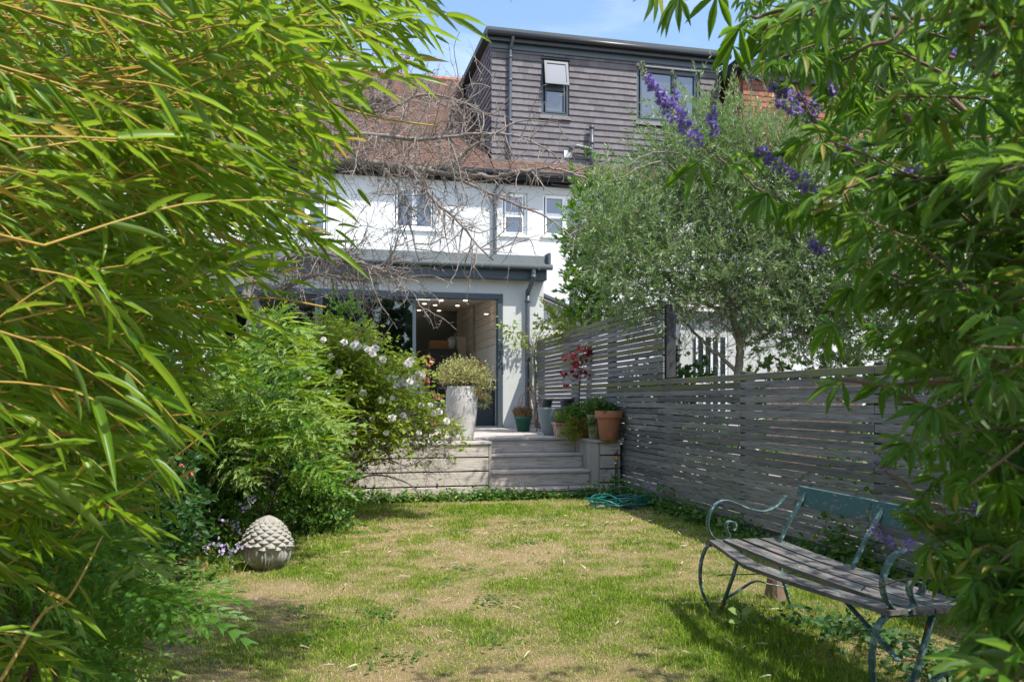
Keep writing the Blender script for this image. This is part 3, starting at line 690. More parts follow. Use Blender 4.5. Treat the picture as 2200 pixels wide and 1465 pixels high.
# sliding doors
fr = thing('sliding_door', 'wide dark grey framed glass sliding doors with right-hand panel slid open', 'sliding door', HP(-2.4, -.1, DZ))
b = MB(); b.hb(-4.9, 0, -.15, .02, hd-.1, hd, .004); b.hb(-.09, 0, -.15, .02, DZ, hd-.1, .004); b.hb(-4.9, -4.82, -.15, .02, DZ, hd-.1, .004); b.hb(-4.82, -.09, -.15, .01, DZ, DZ+.03, .003)
b.build('door_frame', M['anth'], fr)
m1, m2 = U(890, -.05), U(678, -.05)
for a, c, vv in ((m1-1.62, m1+.03, -.05), (m1-1.66, m1-.12, -.11), (-4.82, m2+.05, -.05)):
    p = MB(); w_ = .06
    p.hb(a, a+w_, vv-.035, vv, DZ+.03, hd-.1, .003); p.hb(c-w_, c, vv-.035, vv, DZ+.03, hd-.1, .003); p.hb(a+w_, c-w_, vv-.035, vv, DZ+.03, DZ+.1, .003); p.hb(a+w_, c-w_, vv-.035, vv, hd-.14, hd-.1, .003)
    d = p.build('door_panel', M['anth'], fr); q = MB(); q.hb(a+w_, c-w_, vv-.022, vv-.014, DZ+.1, hd-.14); q.build('glass', M['dglass'], d)
# the room behind
M['intwall'] = m_plain('dark_teal_grey_wall', (.13, .155, .15), .8, var=.1)
M['ceil'] = m_plain('white_ceiling', (.82, .8, .77), .8, var=.02)
M['shiplap'] = m_wood('white_painted_boards', (.72, .67, .6), (.8, .76, .69), AH+math.pi/2, (.5, .46, .4), .5, (.94, 1.05))
M['floor'] = m_plain('wood_floor', (.3, .24, .18), .4, var=.2)
RB = -5.7
b = MB(); b.hb(-4.9, .3, RB-.15, RB, .6, 3.5); b.hb(-5.1, -4.9, RB, -.28, .6, 3.5); b.build('room_wall', M['intwall'], h1)
b = MB(); cz_ = lambda v: 3.12+(-v-.28)*.24/5.42          # ceiling with the opening of the rooflight
for a, c, v0, v1 in ((-4.9, .1, -.75, -.28), (-4.9, -4.1, -2.5, -.75), (-.75, .1, -2.5, -.75), (-4.9, .1, RB, -2.5)):
    P = [HP(a, v1, cz_(v1)), HP(c, v1, cz_(v1)), HP(c, v0, cz_(v0)), HP(a, v0, cz_(v0))]; Q = [p+Vector((0, 0, .06)) for p in P]; b.add(P+Q, [(3, 2, 1, 0), (4, 5, 6, 7), (0, 1, 5, 4), (1, 2, 6, 5), (2, 3, 7, 6), (3, 0, 4, 7)])
for a, c, v0, v1 in ((-4.1, -.75, -.78, -.75), (-4.1, -.75, -2.5, -2.47), (-4.1, -4.07, -2.47, -.78), (-.78, -.75, -2.47, -.78)): b.hb(a, c, v0, v1, 3.3, 3.74)
b.build('room_ceiling', M['ceil'], h1)
b = MB(); b.hb(-4.15, -.7, -2.55, -.7, 3.76, 3.78); b.build('rooflight', m_glass('rooflight_glass', .0, (.9, .95, .95)), h1)
b = MB(); b.hb(-4.9, .1, RB, -.02, .55, DZ-.01); b.build('room_floor', M['floor'], h1)
b = MB(); b.hb(.13, .3, RB, -.28, .6, 3.5); b.build('room_wall', M['ceil'], h1)
for k in range(17):                                 # white boards along the right-hand wall, a kitchen niche cut into them
    z0 = DZ+.02+k*.155; z1 = z0+.149
    for a, c in (((RB+.02, -3.3), (-1.15, -.28)) if z0 < 2.15 else ((RB+.02, -.28),)):
        b = MB(); b.box(HP(.1, a, z0), VD*(c-a), UD*.03, (0, 0, z1-z0), .004); b.build('board', M['shiplap'], h1)
b = MB(); b.hb(-.28, .09, -4.5, -4.25, DZ, 2.62, .01); b.build('white_pillar', M['shiplap'], h1)
M['lamp'] = m_emit('warm_downlight', (1, .72, .5), 3)
for px_, py_ in ((948, 645), (1000, 645), (983, 656), (935, 655), (900, 666), (943, 667), (1060, 671), (912, 652)):
    k = (px_-PX)/FP; best = None
    for Y in np.arange(14.9, 20, .02):               # where that line of sight meets the sloping ceiling
        X = k*Y; r_ = Vector((X, Y, 0))-H0; vv = r_.dot(VD); zc = 3.12+(-vv-.28)*(3.36-3.12)/(5.42)
        z_ = HC-(py_-HY)/FP*Y
        if best is None or abs(z_-zc) < best[0]: best = (abs(z_-zc), r_.dot(UD), vv, zc)
    _, uu, vv, zc = best
    if px_ == 1060: uu, vv, zc = -.02, -1.4, 2.86
    b = MB(); b.lathe([(0, -.012), (.035, -.012), (.045, -.004)], HP(uu, vv, zc-.004), 12); b.build('downlight', M['lamp'], h1)
# ---- the white lean-to wall of the neighbour, right of the extension
v_ = -1.2; a, z1 = uz(1171, 632, v_+.2); c, z2 = uz(1300, 697, v_+.2); a -= .15
b = MB(); P = [HP(a, v_, 0), HP(c, v_, 0), HP(c, v_, z2), HP(a, v_, z1)]; Q = [p-VD*1.9 for p in P]
b.add(P+Q, [(0, 1, 2, 3), (0, 3, 7, 4), (1, 5, 6, 2), (3, 2, 6, 7)]); b.build('lean_to_wall', M['render'], h2)
b = MB(); P = [HP(a, v_+.02, z1), HP(c, v_+.02, z2)]; b.box(P[0], P[1]-P[0], VD*.2, (0, 0, .07), .01); b.build('lean_to_edge', M['pipe'], h2)
u, z = uz(1232, 640, v_+.1); pipe('flue_pipe', h2, curve([HP(u+.25, v_+.0, z+.22), HP(u+.1, v_+.1, z+.2), HP(u, v_+.12, z+.05), HP(u, v_+.12, z-1.4)], 4), .09, M['pipe'])

# ================================================================ DECK, STEPS AND PLANTER BOX
ST0, ST1, DF = -1.185, .144, 4.745
dk_ = thing('timber_deck', 'raised weathered grey timber deck in front of the glass doors', 'deck', HP(-2, DF/2, 0))
def fu(v):                                          # where the fence crosses the plane v
    A_ = H0+VD*v; return (fx(A_.y)-A_.x)/(UD.x+.21*UD.y)-.06
k = 0; v = .03
while v < DF-.16:
    w_ = .14; right = fu(v+w_) if v+w_ < 3.78 else None; lim = min(right, 1.3) if right else ST0
    for a, c in ([(-5.4, -2.4), (-2.395, lim)] if k % 2 else [(-5.4, -3.5), (-3.495, lim)]):
        b = MB(); b.hb(a, c, v, v+w_-.006, DZ-.028, DZ, .003); b.build('board', M['deck'], dk_)
    v += w_; k += 1
b = MB(); b.hb(-5.4, ST0-.01, .05, DF-.06, .02, DZ-.05); b.hb(ST0-.01, .6, .05, 3.7, .02, DZ-.05); b.build('deck_frame', M['soil'], dk_)
b = MB(); b.hb(-5.5, ST0, v, DF+.02, DZ-.03, DZ+.004, .004); b.build('edge_board', M['deck'], dk_)
for i, (z0, z1) in enumerate(((.0, .155), (.161, .325), (.331, .49), (.496, DZ-.034))):
    b = MB(); b.hb(-5.5, ST0-.035, DF-.03, DF, z0+.01, z1, .003); b.build('face_board', M['deck'], dk_)
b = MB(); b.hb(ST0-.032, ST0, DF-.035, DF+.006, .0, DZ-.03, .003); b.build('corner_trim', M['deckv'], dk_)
sp = thing('timber_steps', 'four weathered timber steps up to the deck', 'steps', HP((ST0+ST1)/2, 4.3, 0))
rz = [.112, .300, .488, DZ]; rv = [4.735, 4.43, 4.12, 3.83]
for i in range(4):
    z1 = rz[i]; z0 = rz[i-1] if i else -.0; v1 = rv[i]
    b = MB(); b.hb(ST0+.004, ST1-.004, v1-.03, v1, z0+.003, z1-.034, .003); b.build('riser', M['deck'], sp)
    if i < 3:
        b = MB(); b.hb(ST0+.004, ST1-.004, v1-.15, v1+.025, z1-.032, z1, .004); b.build('tread', M['deck'], sp)
        b = MB(); b.hb(ST0+.004, ST1-.004, rv[i+1]-.01, v1-.156, z1-.032, z1-.001, .004); b.build('tread', M['deck'], sp)
    else:
        b = MB(); b.hb(ST0+.004, ST1+.0, v1-.13, v1+.025, z1-.03, z1+.004, .004); b.build('tread', M['deck'], sp)
bx_ = thing('timber_box', 'weathered timber box beside the steps carrying the big terracotta pot', 'planter box', HP(.35, 4.3, 0))
bu = fu(DF)-.0
for i, (z0, z1) in enumerate(((.0, .155), (.161, .325), (.331, .49), (.496, DZ-.034))):
    b = MB(); b.hb(ST1+.03, bu, DF-.03, DF, z0+.01, z1, .003); b.build('face_board', M['deck'], bx_)
vv = DF-.0
for k in range(7):
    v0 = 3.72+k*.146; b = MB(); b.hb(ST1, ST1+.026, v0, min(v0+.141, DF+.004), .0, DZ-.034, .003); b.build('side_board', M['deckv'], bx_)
for k in range(3):
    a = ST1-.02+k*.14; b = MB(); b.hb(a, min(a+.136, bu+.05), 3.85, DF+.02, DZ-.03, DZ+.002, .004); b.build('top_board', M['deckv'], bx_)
b = MB(); b.hb(ST1+.03, bu, 3.8, DF-.035, .02, DZ-.035); b.build('inner_frame', M['soil'], bx_)

# ================================================================ SLATTED FENCE
fe = thing('slatted_fence', 'charcoal horizontal slatted fence stepping up beside the deck', 'fence', (fx(8), 8, 0))
FTH = .022; YS = 8.85; Y1 = 14.5; Y0 = 2.6
def fp(Y, z, out=0): return Vector((fx(Y), Y, z))+FN*out
rows = 33; pitch = .064
for r in range(rows):
    z = .125+r*pitch; lo = Y0 if r < 20 else YS
    if r < 20: br = [Y0, 5.35 if r % 2 else 7.15, 9.0 if r % 3 else 8.85, 12.4 if r % 2 else 10.7, Y1]
    else: br = [YS, 12.4 if r % 2 else 10.7, Y1]
    for a, c in zip(br, br[1:]):
        dz = random.uniform(-.005, .004); dz2 = random.uniform(-.005, .004); a_, c_ = a+.002, c-.002
        m = M['fencetop'] if (r in (19, 32, 31, 28) or (r in (18, 25, 27) and random.random() < .5)) and random.random() < .85 else M['fence']
        b = MB(); o = fp(a_, z+dz, .0); e = fp(c_, z+dz2, .0)-o; b.box(o, e, FN*FTH, (0, 0, .055), .0025); b.build('slat', m, fe)
for Y in (3.6, 5.35, 7.15, 8.9, 10.7, 12.4, 14.45):
    zt_ = 1.42 if Y < 8 else 2.2
    b = MB(); o = fp(Y-.04, 0, -.1); b.box(o, FDIR*.09, FN*.095, (0, 0, zt_), .006); b.build('post', M['fencepost'], fe)
b = MB(); b.box(fp(YS-.02, 1.41, -.12), FDIR*.03, FN*.11, (0, 0, .8), .004); b.build('end_board', M['fencepost'], fe)
for a, c in ((Y0, 5.3), (5.31, 9.0), (9.01, 9.95)):
    b = MB(); b.box(fp(a, -.03, .0), fp(c, 0)-fp(a, 0), FN*.03, (0, 0, .15), .004); b.build('gravel_board', M['fencepost'], fe)

# ---- next door, seen through and over the fence
ob = thing('outbuilding', 'small white outbuilding with orange tiled roof glimpsed behind the olive trunk', 'outbuilding', (3.7, 14, 0))
b = MB(); b.box((2.75, 13.4, 0), (1.75, 0, 0), (0, 2.5, 0), (0, 0, 2.62)); b.build('wall', M['render'], ob)
b = MB()
for k in range(5): b.box((3.0+k*.12, 13.36, .3), (.035, 0, 0), (0, .03, 0), (0, 0, 1.9))
b.box((2.98, 13.365, 1.4), (.55, 0, 0), (0, .03, 0), (0, 0, .05)); b.build('glazing_bars', M['upvc'], ob)
b = MB(); b.box((2.98, 13.375, .3), (.55, 0, 0), (0, .012, 0), (0, 0, 1.9)); b.build('window', M['pane'], ob)
b = MB()
for r in range(8):
    for k in range(12): b.box((2.65+k*.163+(r % 2)*.08, 13.25+r*.11, 2.66+r*.07), (.155, 0, 0), (0, .14, .02), (0, -.004, .02), 0, random.random())
b.build('roof', M['orange'], ob)
tp = thing('board_panel', 'tan upright-board garden panel behind the slatted fence', 'fence panel', (3.4, 9.2, 0))
M['tan'] = m_wood('tan_boards', (.5, .33, .23), (.6, .42, .3), 0, (.35, .22, .15), axis='Z')
for k in range(15):
    b = MB(); b.box((2.86+k*.072, 9.2, .35), (.064, 0, 0), (0, .02, 0), (0, 0, 1.0), .003); b.build('board', M['tan'], tp)
b = MB(); b.box((2.84, 9.222, .8), (1.12, 0, 0), (0, .03, 0), (0, 0, .06)); b.build('rail', M['tan'], tp)

# ================================================================ THINGS ON THE DECK
def DY(py, z=DZ): return FP*(HC-z)/(py-HY)           # distance of something standing at height z whose foot is seen at py
def pot(name, label, cat, px, py, prof, mat, group=None, n=32, sx=1, sy=1, z=DZ, soil=.85, wob=0, Y=None):
    Y = Y or DY(py, z); p = W(px, py, Y); p.z = z+.001
    t = thing(name, label, cat, p, group)
    H_ = max(q[1] for q in prof); rt = prof[-1][0]
    top = [(prof[-1][0]-.018, H_), (prof[-1][0]-.03, H_*soil), ]
    b = MB(); b.lathe([(0, 0)]+prof+top, p, n, sx, sy, wob=wob); b.build('pot', mat, t, True)
    s = MB(); s.lathe([(prof[-1][0]-.028, H_*soil-.02), (prof[-1][0]-.03, H_*soil), (prof[-1][0]*.5, H_*soil+.012), (0, H_*soil+.015)], p, n, sx, sy); s.build('soil', M['soil'], t, True)
    return t, p, H_
def bush(P0, n, rad, T, ln, wd, up_=.3, hemi=True, sq=(1, 1, 1)):
    """leaf cloud: more leaves towards the outside of the mass, clumped on twigs"""
    k = max(1, n//9); c = nrm(rng.normal(size=(k, 3))); c[:, 2] = np.abs(c[:, 2]) if hemi else c[:, 2]
    c = c*(rng.random((k, 1))**.45)*rad*np.array(sq); idx = rng.integers(0, k, n)
    P = np.array(P0)+c[idx]+rng.normal(size=(n, 3))*rad*.09
    D = nrm(c[idx]/rad+rng.normal(size=(n, 3))*.8+np.array([0, 0, up_])); N = nrm(rng.normal(size=(n, 3))*.6+np.array([0, 0, 1]))
    return leaves(T, P, D, N, ln*(.6+.7*rng.random(n)), wd*(.7+.6*rng.random(n)))
def stems(P0, n, rad, h, r=.003, mat='dbark', par=None, name='stems', sq=(1, 1, 1)):
    b = MB()
    for i in range(n):
        a = rng.random()*6.283; q = rng.random()**.5*rad; e = Vector(P0)+Vector((math.cos(a)*q*sq[0], math.sin(a)*q*sq[1], h*(.5+.5*rng.random())))
        s = Vector(P0)+Vector((math.cos(a)*q*.15, math.sin(a)*q*.15, 0)); m = (s+e)/2+Vector((0, 0, h*.1))
        b.tube(curve([s, m, e], 3), [r, r*.9, r*.8, r*.7, r*.6, r*.5, r*.4], 4, False)
    o = b.build(name, M[mat], par, True); o['kind'] = 'stuff'; return o
# tall pale vase with a variegated bush
prof = []
for i in range(44):
    t = i/43; r_ = .135+.06*math.sin(min(1, t*1.25)*math.pi*.5)-.015*max(0, t-.8)/.2; prof.append((r_+(.0026 if i % 2 else -.0022), t*.66))
vt, vp, vh = pot('tall_vase', 'tall pale ribbed clay vase planted with a rounded variegated bush', 'plant pot', 992, 946, prof, M['vase'], soil=.93, n=40)
leafobj('foliage', bush(vp+Vector((.02, 0, .7)), 3800, .37, T_SML, .035, .013, sq=(1.02, .9, .85)), M['L_var'], vt)
leafobj('foliage', bush(vp+Vector((.27, -.05, .6)), 700, .17, T_SML, .035, .013, hemi=False, sq=(.7, .7, 1.2)), M['L_var'], vt)
stems(vp+Vector((0, 0, .62)), 60, .36, .3, .004, 'dbark', vt)
def flower_cluster(c, n, r, s, mat, par, name='flower'):
    P = np.array(c)+rng.normal(size=(n, 3))*r; D = rng.normal(size=(n, 3)); N = rng.normal(size=(n, 3))
    a = leaves(T_ROU, P, D, N, s, s*.8); V, F4, F3, t = a; return npmesh(name, V, [F4, F3], M[mat], par, tint=t, smooth=True)
flower_cluster(vp+Vector((.21, -.12, .56)), 14, .02, .022, 'petalr', vt)
# big terracotta pot on the box
prof = [(.10, 0), (.108, .004), (.146, .27), (.147, .272), (.166, .274), (.169, .285), (.174, .355), (.17, .362), (.158, .362)]
tt, tp_, th = pot('terracotta_pot', 'largest terracotta pot with thick rim on the box beside the steps', 'plant pot', 1308, 946, prof, M['terra'], Y=10.05)
leafobj('foliage', bush(tp_+Vector((0, 0, .34)), 420, .15, T_ROU, .045, .03, sq=(1, 1, .55)), M['L_dark'], tt)
leafobj('foliage', bush(tp_+Vector((-.08, .05, .38)), 420, .13, T_SML, .035, .012, sq=(1, 1, 1.2)), M['L_mid'], tt); stems(tp_+Vector((-.05, 0, .3)), 25, .14, .22, .003, 'dbark', tt)
# green plastic pot with heather and the rusty obelisk
prof = [(.085, 0), (.09, .003), (.13, .2), (.134, .2), (.14, .205), (.143, .235), (.135, .24)]
gt, gp, gh = pot('green_pot', 'small green plastic pot of dried brown heather', 'plant pot', 1124, 927, prof, M['greenpot'])
n = 900; a = rng.random(n)*6.283; q = rng.random(n)**.5*.15
P = np.c_[gp.x+np.cos(a)*q*.8, gp.y+np.sin(a)*q*.8, gp.z+.2+rng.random(n)*.08]; D = np.c_[np.cos(a)*q*2.2, np.sin(a)*q*2.2, .55+rng.random(n)*.5]+rng.normal(size=(n, 3))*.2
leafobj('heather', leaves(T_SML, P, D, rng.normal(size=(n, 3)), .06+.1*rng.random(n), .01), M['L_heath'], gt)
op = gp+Vector((.1, .22, 0)); ot = thing('wire_obelisk', 'rusty wire plant cage with ball top behind the green pot', 'plant support', op)
b = MB()
for k in range(8):
    a = k*math.pi/4; b.tube(curve([op+Vector((math.cos(a)*r_, math.sin(a)*r_, z_)) for r_, z_ in ((.17, 0), (.185, .3), (.18, .42), (.13, .56), (.03, .64), (0, .645))], 4), .0045, 5)
b.build('wires', M['rust'], ot, True)
for r_, z_ in ((.178, .12), (.187, .33), (.175, .45)):
    b = MB(); b.tube([op+Vector((math.cos(i*.2618)*r_, math.sin(i*.2618)*r_, z_)) for i in range(25)], .004, 5, False); b.build('ring', M['rust'], ot, True)
b = MB(); b.lathe([(0, 0), (.022, .006), (.034, .03), (.03, .055), (0, .066)], op+Vector((0, 0, .64)), 12); b.build('ball_top', M['rust'], ot, True)
# grey pot with two nursery pots on it
prof = [(.115, 0), (.125, .01), (.16, .1), (.195, .22), (.212, .36), (.215, .385), (.205, .39)]
yt, yp, yh = pot('grey_pot', 'large smooth grey-blue pot carrying a small dark nursery pot', 'plant pot', 1187, 935, prof, M['greypot'], soil=.95)
prof = [(.055, 0), (.06, .003), (.075, .11), (.083, .112), (.086, .14), (.08, .145)]
pot('nursery_pot', 'empty dark nursery pot standing in the large grey-blue pot', 'plant pot', 1175, 900, prof, M['nursery'], 'dark nursery pots', z=yp.z+.375, Y=yp.y-.02)
prof = [(.07, 0), (.075, .003), (.1, .17), (.108, .172), (.112, .21), (.106, .215)]
o_, p_, h_ = pot('grey_pot', 'tall grey pot behind the terracotta trough, hidden below', 'plant pot', 1218, 925, [(.1, 0), (.12, .01), (.14, .3), (.135, .31)], M['greypot'], z=DZ, Y=11.9)
pot('nursery_pot', 'bluish dark nursery pot just left of the maple stem', 'plant pot', 1218, 925, prof, M['nursery'], 'dark nursery pots', z=p_.z+.302, Y=11.9)
# square terracotta trough, bushy pot, mossy pot
sq_ = thing('terracotta_trough', 'small limescaled terracotta trough at the foot of the grey-blue pot', 'plant pot', W(1208, 938, DY(939)))
c = sq_.location.copy(); c.z = DZ; sq_.location.z = DZ
b = MB()
def frus(b, c, w0, w1, d0, d1, z0, z1):
    P = [c+UD*sx*w+VD*sy*d+Vector((0, 0, z)) for z, w, d in ((z0, w0, d0), (z1, w1, d1)) for sx, sy in ((-1, 1), (1, 1), (1, -1), (-1, -1))]
    b.add(P, [(3, 2, 1, 0), (4, 5, 6, 7), (0, 1, 5, 4), (1, 2, 6, 5), (2, 3, 7, 6), (3, 0, 4, 7)])
frus(b, c, .085, .115, .07, .09, .001, .17); frus(b, c, .122, .125, .097, .1, .17, .2); b.build('pot', M['terraw'], sq_)
b = MB(); frus(b, c, .1, .1, .08, .08, .19, .207); b.build('soil', M['soil'], sq_)
leafobj('foliage', bush(c+Vector((.04, 0, .2)), 500, .15, T_SML, .05, .016, sq=(1, .8, 1)), M['L_rose'], sq_)
prof = [(.11, 0), (.115, .004), (.155, .22), (.17, .222), (.175, .27), (.17, .275)]
bt, bp, bh = pot('terracotta_pot', 'orange terracotta pot overflowing with trailing foliage at the head of the steps', 'plant pot', 1247, 941, prof, M['terra'], Y=10.75)
leafobj('foliage', bush(bp+Vector((-.03, -.03, .24)), 1300, .22, T_ROU, .045, .02, sq=(1.05, 1, .9)), M['L_mid'], bt)
leafobj('foliage', bush(bp+Vector((-.1, -.14, .12)), 700, .18, T_SML, .05, .016, hemi=False, sq=(1, .5, .9)), M['L_rose'], bt)
prof = [(.07, 0), (.078, .004), (.1, .22), (.11, .3), (.105, .31)]
mt, mp_, mh = pot('mossy_pot', 'narrow mossy stone pot left of the largest terracotta pot', 'plant pot', 1279, 944, prof, M['mossypot'], Y=10.35)
leafobj('foliage', bush(mp_+Vector((-.02, 0, .34)), 1100, .16, T_SML, .045, .01, sq=(1, 1, 1.1)), M['L_mid'], mt)
leafobj('foliage', bush(mp_+Vector((-.04, -.08, .2)), 500, .13, T_SML, .045, .01, hemi=False, sq=(1, .6, 1)), M['L_mid'], mt)
# red maple
mp0 = W(1245, 925, 11.3); mp0.z = DZ
prof = [(.08, 0), (.09, .003), (.12, .24), (.125, .25), (.12, .26)]
jt = thing('japanese_maple', 'slender red-leaved Japanese maple in a stone pot against the fence', 'shrub', mp0)
b = MB(); b.lathe([(0, 0)]+prof+[(.1, .25), (.1, .2), (0, .2)], mp0, 24); b.build('pot', M['mossypot'], jt, True)
def J(px, py): return W(px, py, 11.3)
b = MB(); b.tube(curve([mp0+Vector((0, 0, .2)), J(1244, 865), J(1245, 830), J(1247, 800), J(1250, 770), J(1254, 755)], 4), [.013-.0004*i for i in range(21)], 6)
tips = [(1268, 752), (1262, 760), (1228, 766), (1236, 762), (1250, 770), (1270, 758), (1215, 770), (1240, 790), (1232, 795), (1252, 800), (1212, 802), (1257, 804), (1273, 807), (1240, 806), (1217, 827), (1247, 750), (1244, 778), (1258, 748), (1264, 772), (1231, 780)]
pl = []
for x_, y_ in tips:
    yb = min(850, y_+28); m = J(1246+(x_-1246)*.15, yb); e = J(x_, y_)+Vector((0, rng.normal()*.06, 0)); b.tube(curve([m, (m+e)/2+Vector((0, 0, .02)), e], 3), .003, 4, False)
    for q in range(7):
        c0 = np.array(e)+rng.normal(size=3)*.02; ax = nrm(rng.normal(size=3)+[0, -.5, .2]); t1 = nrm(np.cross(ax, [.2, .3, 1])); t2 = np.cross(ax, t1)
        an = np.radians([-80, -50, -22, 0, 22, 50, 80]); D = np.outer(np.cos(an), t1)+np.outer(np.sin(an), t2)+[0, 0, -.25]
        pl.append(leaves(T_SML, np.repeat(c0[None], 7, 0), D, np.repeat(ax[None], 7, 0), np.array([.03, .04, .05, .055, .05, .04, .03]), .011, np.full(7, rng.random())))
b.build('trunk', M['dbark'], jt, True); leafobj('crown', join(pl), M['L_red'], jt)
# dark pots on the deck behind the roses
for px_, py_, lb in ((850, 941, 'black pot half hidden by rose stems at the deck edge'), (905, 940, 'pale grey pot half hidden by rose stems beside the tall vase')):
    pot('plant_pot', lb, 'plant pot', px_, py_, [(.08, 0), (.09, .004), (.12, .18), (.13, .2), (.125, .205)], M['nursery'] if px_ < 880 else M['vase'])
# climber on the wall by the fence
ct = thing('climbing_plant', 'gnarled climber with sparse green leaves on the wall beside the downpipe', 'climbing plant', HP(.62, .15, DZ))
b = MB(); CL = []
for i in range(7):
    x0 = .56+.022*i; pts = [HP(x0+rng.normal()*.02, .12+.02*rng.normal(), DZ+k*.27) for k in range(7)]; b.tube(curve(pts, 4), [.022-.0006*k for k in range(25)], 6)
for px_, py_ in ((1075, 700), (1092, 712), (1105, 695), (1110, 735), (1098, 745), (1088, 725), (1120, 728), (1150, 712), (1165, 700), (1185, 690), (1200, 692), (1175, 705), (1140, 750), (1160, 745), (1152, 768), (1150, 790), (1128, 745), (1112, 720), (1195, 705), (1180, 712), (1145, 820), (1158, 735)):
    e = HP(*((lambda q: (q[0], .16+.1*rng.random(), q[1]))(uz(px_, py_, .15)))); s = HP(.62, .12, e.z-.15-.2*rng.random()); b.tube(curve([s, (s+e)/2+Vector((0, 0, .08)), e], 4), .003, 4, False); CL.append(np.array(e))
b.build('stems', M['obark'], ct, True)
n = 260; idx = rng.integers(0, len(CL), n); P = np.array(CL)[idx]+rng.normal(size=(n, 3))*[.05, .04, .05]
leafobj('leaves', leaves(T_ROU, P, rng.normal(size=(n, 3)), rng.normal(size=(n, 3)), .05+.04*rng.random(n), .035), M['L_rose'], ct)
# chair, table and kitchen things inside
def chair(px_, Y, rot, label):
    p = W(px_, 0, Y); p.z = DZ; t = thing('dining_chair', label, 'chair', p, 'dark dining chairs'); c, s = math.cos(rot), math.sin(rot)
    f = lambda x, y, z: p+Vector((x*c-y*s, x*s+y*c, z)); a, d = f(1, 0, 0)-p, f(0, 1, 0)-p; z = Vector((0, 0, 1))
    def bb(nm, x, y, z0, w, dd, h, lean=0):
        m = MB(); m.box(f(x, y, z0), a*w, d*dd, z*h+d*lean, .006); m.build(nm, M['anth'], t)
    bb('seat', -.22, -.22, .43, .44, .44, .03); bb('backrest', -.22, .2, .5, .44, .025, .42, .1)
    for x, y in ((-.21, -.21), (.18, -.21), (-.21, .18), (.18, .18)): bb('leg', x, y, 0, .03, .03, .43)
chair(922, 14.0, R(62), 'dark chair with tall leaning back in front of the open doorway')
chair(838, 13.6, R(20), 'dark chair behind the rose bush near the glass')
tb = thing('dining_table', 'dark garden table partly hidden behind the roses', 'table', HP(-2.6, 1.2, DZ))
b = MB(); b.hb(-3.4, -1.9, .8, 1.6, DZ+.7, DZ+.73, .006); b.build('tabletop', M['anth'], tb)
for a, c in ((-3.35, .85), (-2.0, .85), (-3.35, 1.5), (-2.0, 1.5)): b = MB(); b.hb(a, a+.05, c, c+.05, DZ, DZ+.7, .004); b.build('leg', M['anth'], tb)
ftp = uz(950, 749, -3.6)
fr_ = thing('fridge', 'tall black fridge against the dark kitchen wall', 'fridge', HP(ftp[0], -4, DZ-.01))
fa, fc = U(924, -3.6), U(984, -3.6)
b = MB(); b.hb(fa, fc, -4.3, -3.6, DZ-.008, ftp[1], .01); b.build('body', M['black'], fr_)
b = MB(); b.hb(fa-.03, fa-.004, -4.3, -3.59, DZ-.008, ftp[1]+.0, .004); b.build('side_trim', M['zinc'], fr_)
M['crate'] = m_wood('brown_crate_wood', (.3, .15, .06), (.42, .24, .1), AH, (.15, .08, .04))
cr = thing('wooden_crate', 'low brown wooden crate on top of the black fridge', 'crate', HP(fa+.3, -3.9, ftp[1]+.002))
for k in range(2):
    for vv in (-4.1, -3.72): b = MB(); b.hb(fa+.03, fa+.55, vv, vv+.02, ftp[1]+.005+k*.1, ftp[1]+.085+k*.1, .003); b.build('slat', M['crate'], cr)
b = MB(); b.hb(fa+.03, fa+.05, -4.08, -3.72, ftp[1]+.005, ftp[1]+.18); b.hb(fa+.53, fa+.55, -4.08, -3.72, ftp[1]+.005, ftp[1]+.18); b.build('end_panel', M['crate'], cr)
def bottle(nm, lb, cat, p, prof, mat): b = MB(); b.lathe(prof, p, 18); o = b.build(nm, mat, None, True, origin=p); tag(o, lb, cat); return o
fq = (fc-fa)
bottle('vase', 'cream vase on the black fridge right of the crate', 'vase', HP(fa+fq*.8, -3.75, ftp[1]+.003), [(0, 0), (.06, 0), (.085, .1), (.09, .2), (.06, .24), (.05, .24), (0, .1)], M['vase'])
bottle('bottle', 'pale green bottle at the right end of the fridge top', 'bottle', HP(fa+fq*.97, -3.9, ftp[1]+.003), [(0, 0), (.04, 0), (.045, .2), (.02, .3), (.02, .36), (0, .36)], m_plain('pale_green_glass', (.16, .32, .26), .2))
kt = thing('kitchen_units', 'dark kitchen units with pale worktop along the right wall', 'kitchen unit', HP(-.1, -2.2, DZ-.01))
b = MB(); b.hb(-.28, .09, -3.2, -1.2, DZ-.008, DZ+.86, .006); b.build('cabinet', M['anth'], kt); b = MB(); b.hb(-.3, .09, -3.22, -1.18, DZ+.862, DZ+.9, .005); b.build('worktop', M['ceil'], kt)
red = m_plain('red_enamel', (.6, .02, .02), .3); wk = DZ+.903
u_, z_ = uz(1064, 800, -1.35)
bottle('canister', 'red and white canister on the kitchen worktop', 'canister', HP(-.12, -1.35, wk), [(0, 0), (.06, 0), (.06, .2), (.04, .23), (.03, .3), (0, .3)], red)
bottle('jar', 'copper coloured jar in the kitchen niche', 'jar', HP(-.1, -1.8, wk), [(0, 0), (.05, 0), (.06, .25), (.04, .3), (.03, .42), (0, .42)], M['terra'])
bottle('kettle', 'dark round kettle behind the bush on the worktop', 'kettle', HP(-.08, -2.4, wk), [(0, 0), (.09, 0), (.1, .08), (.06, .17), (0, .2)], M['black'])
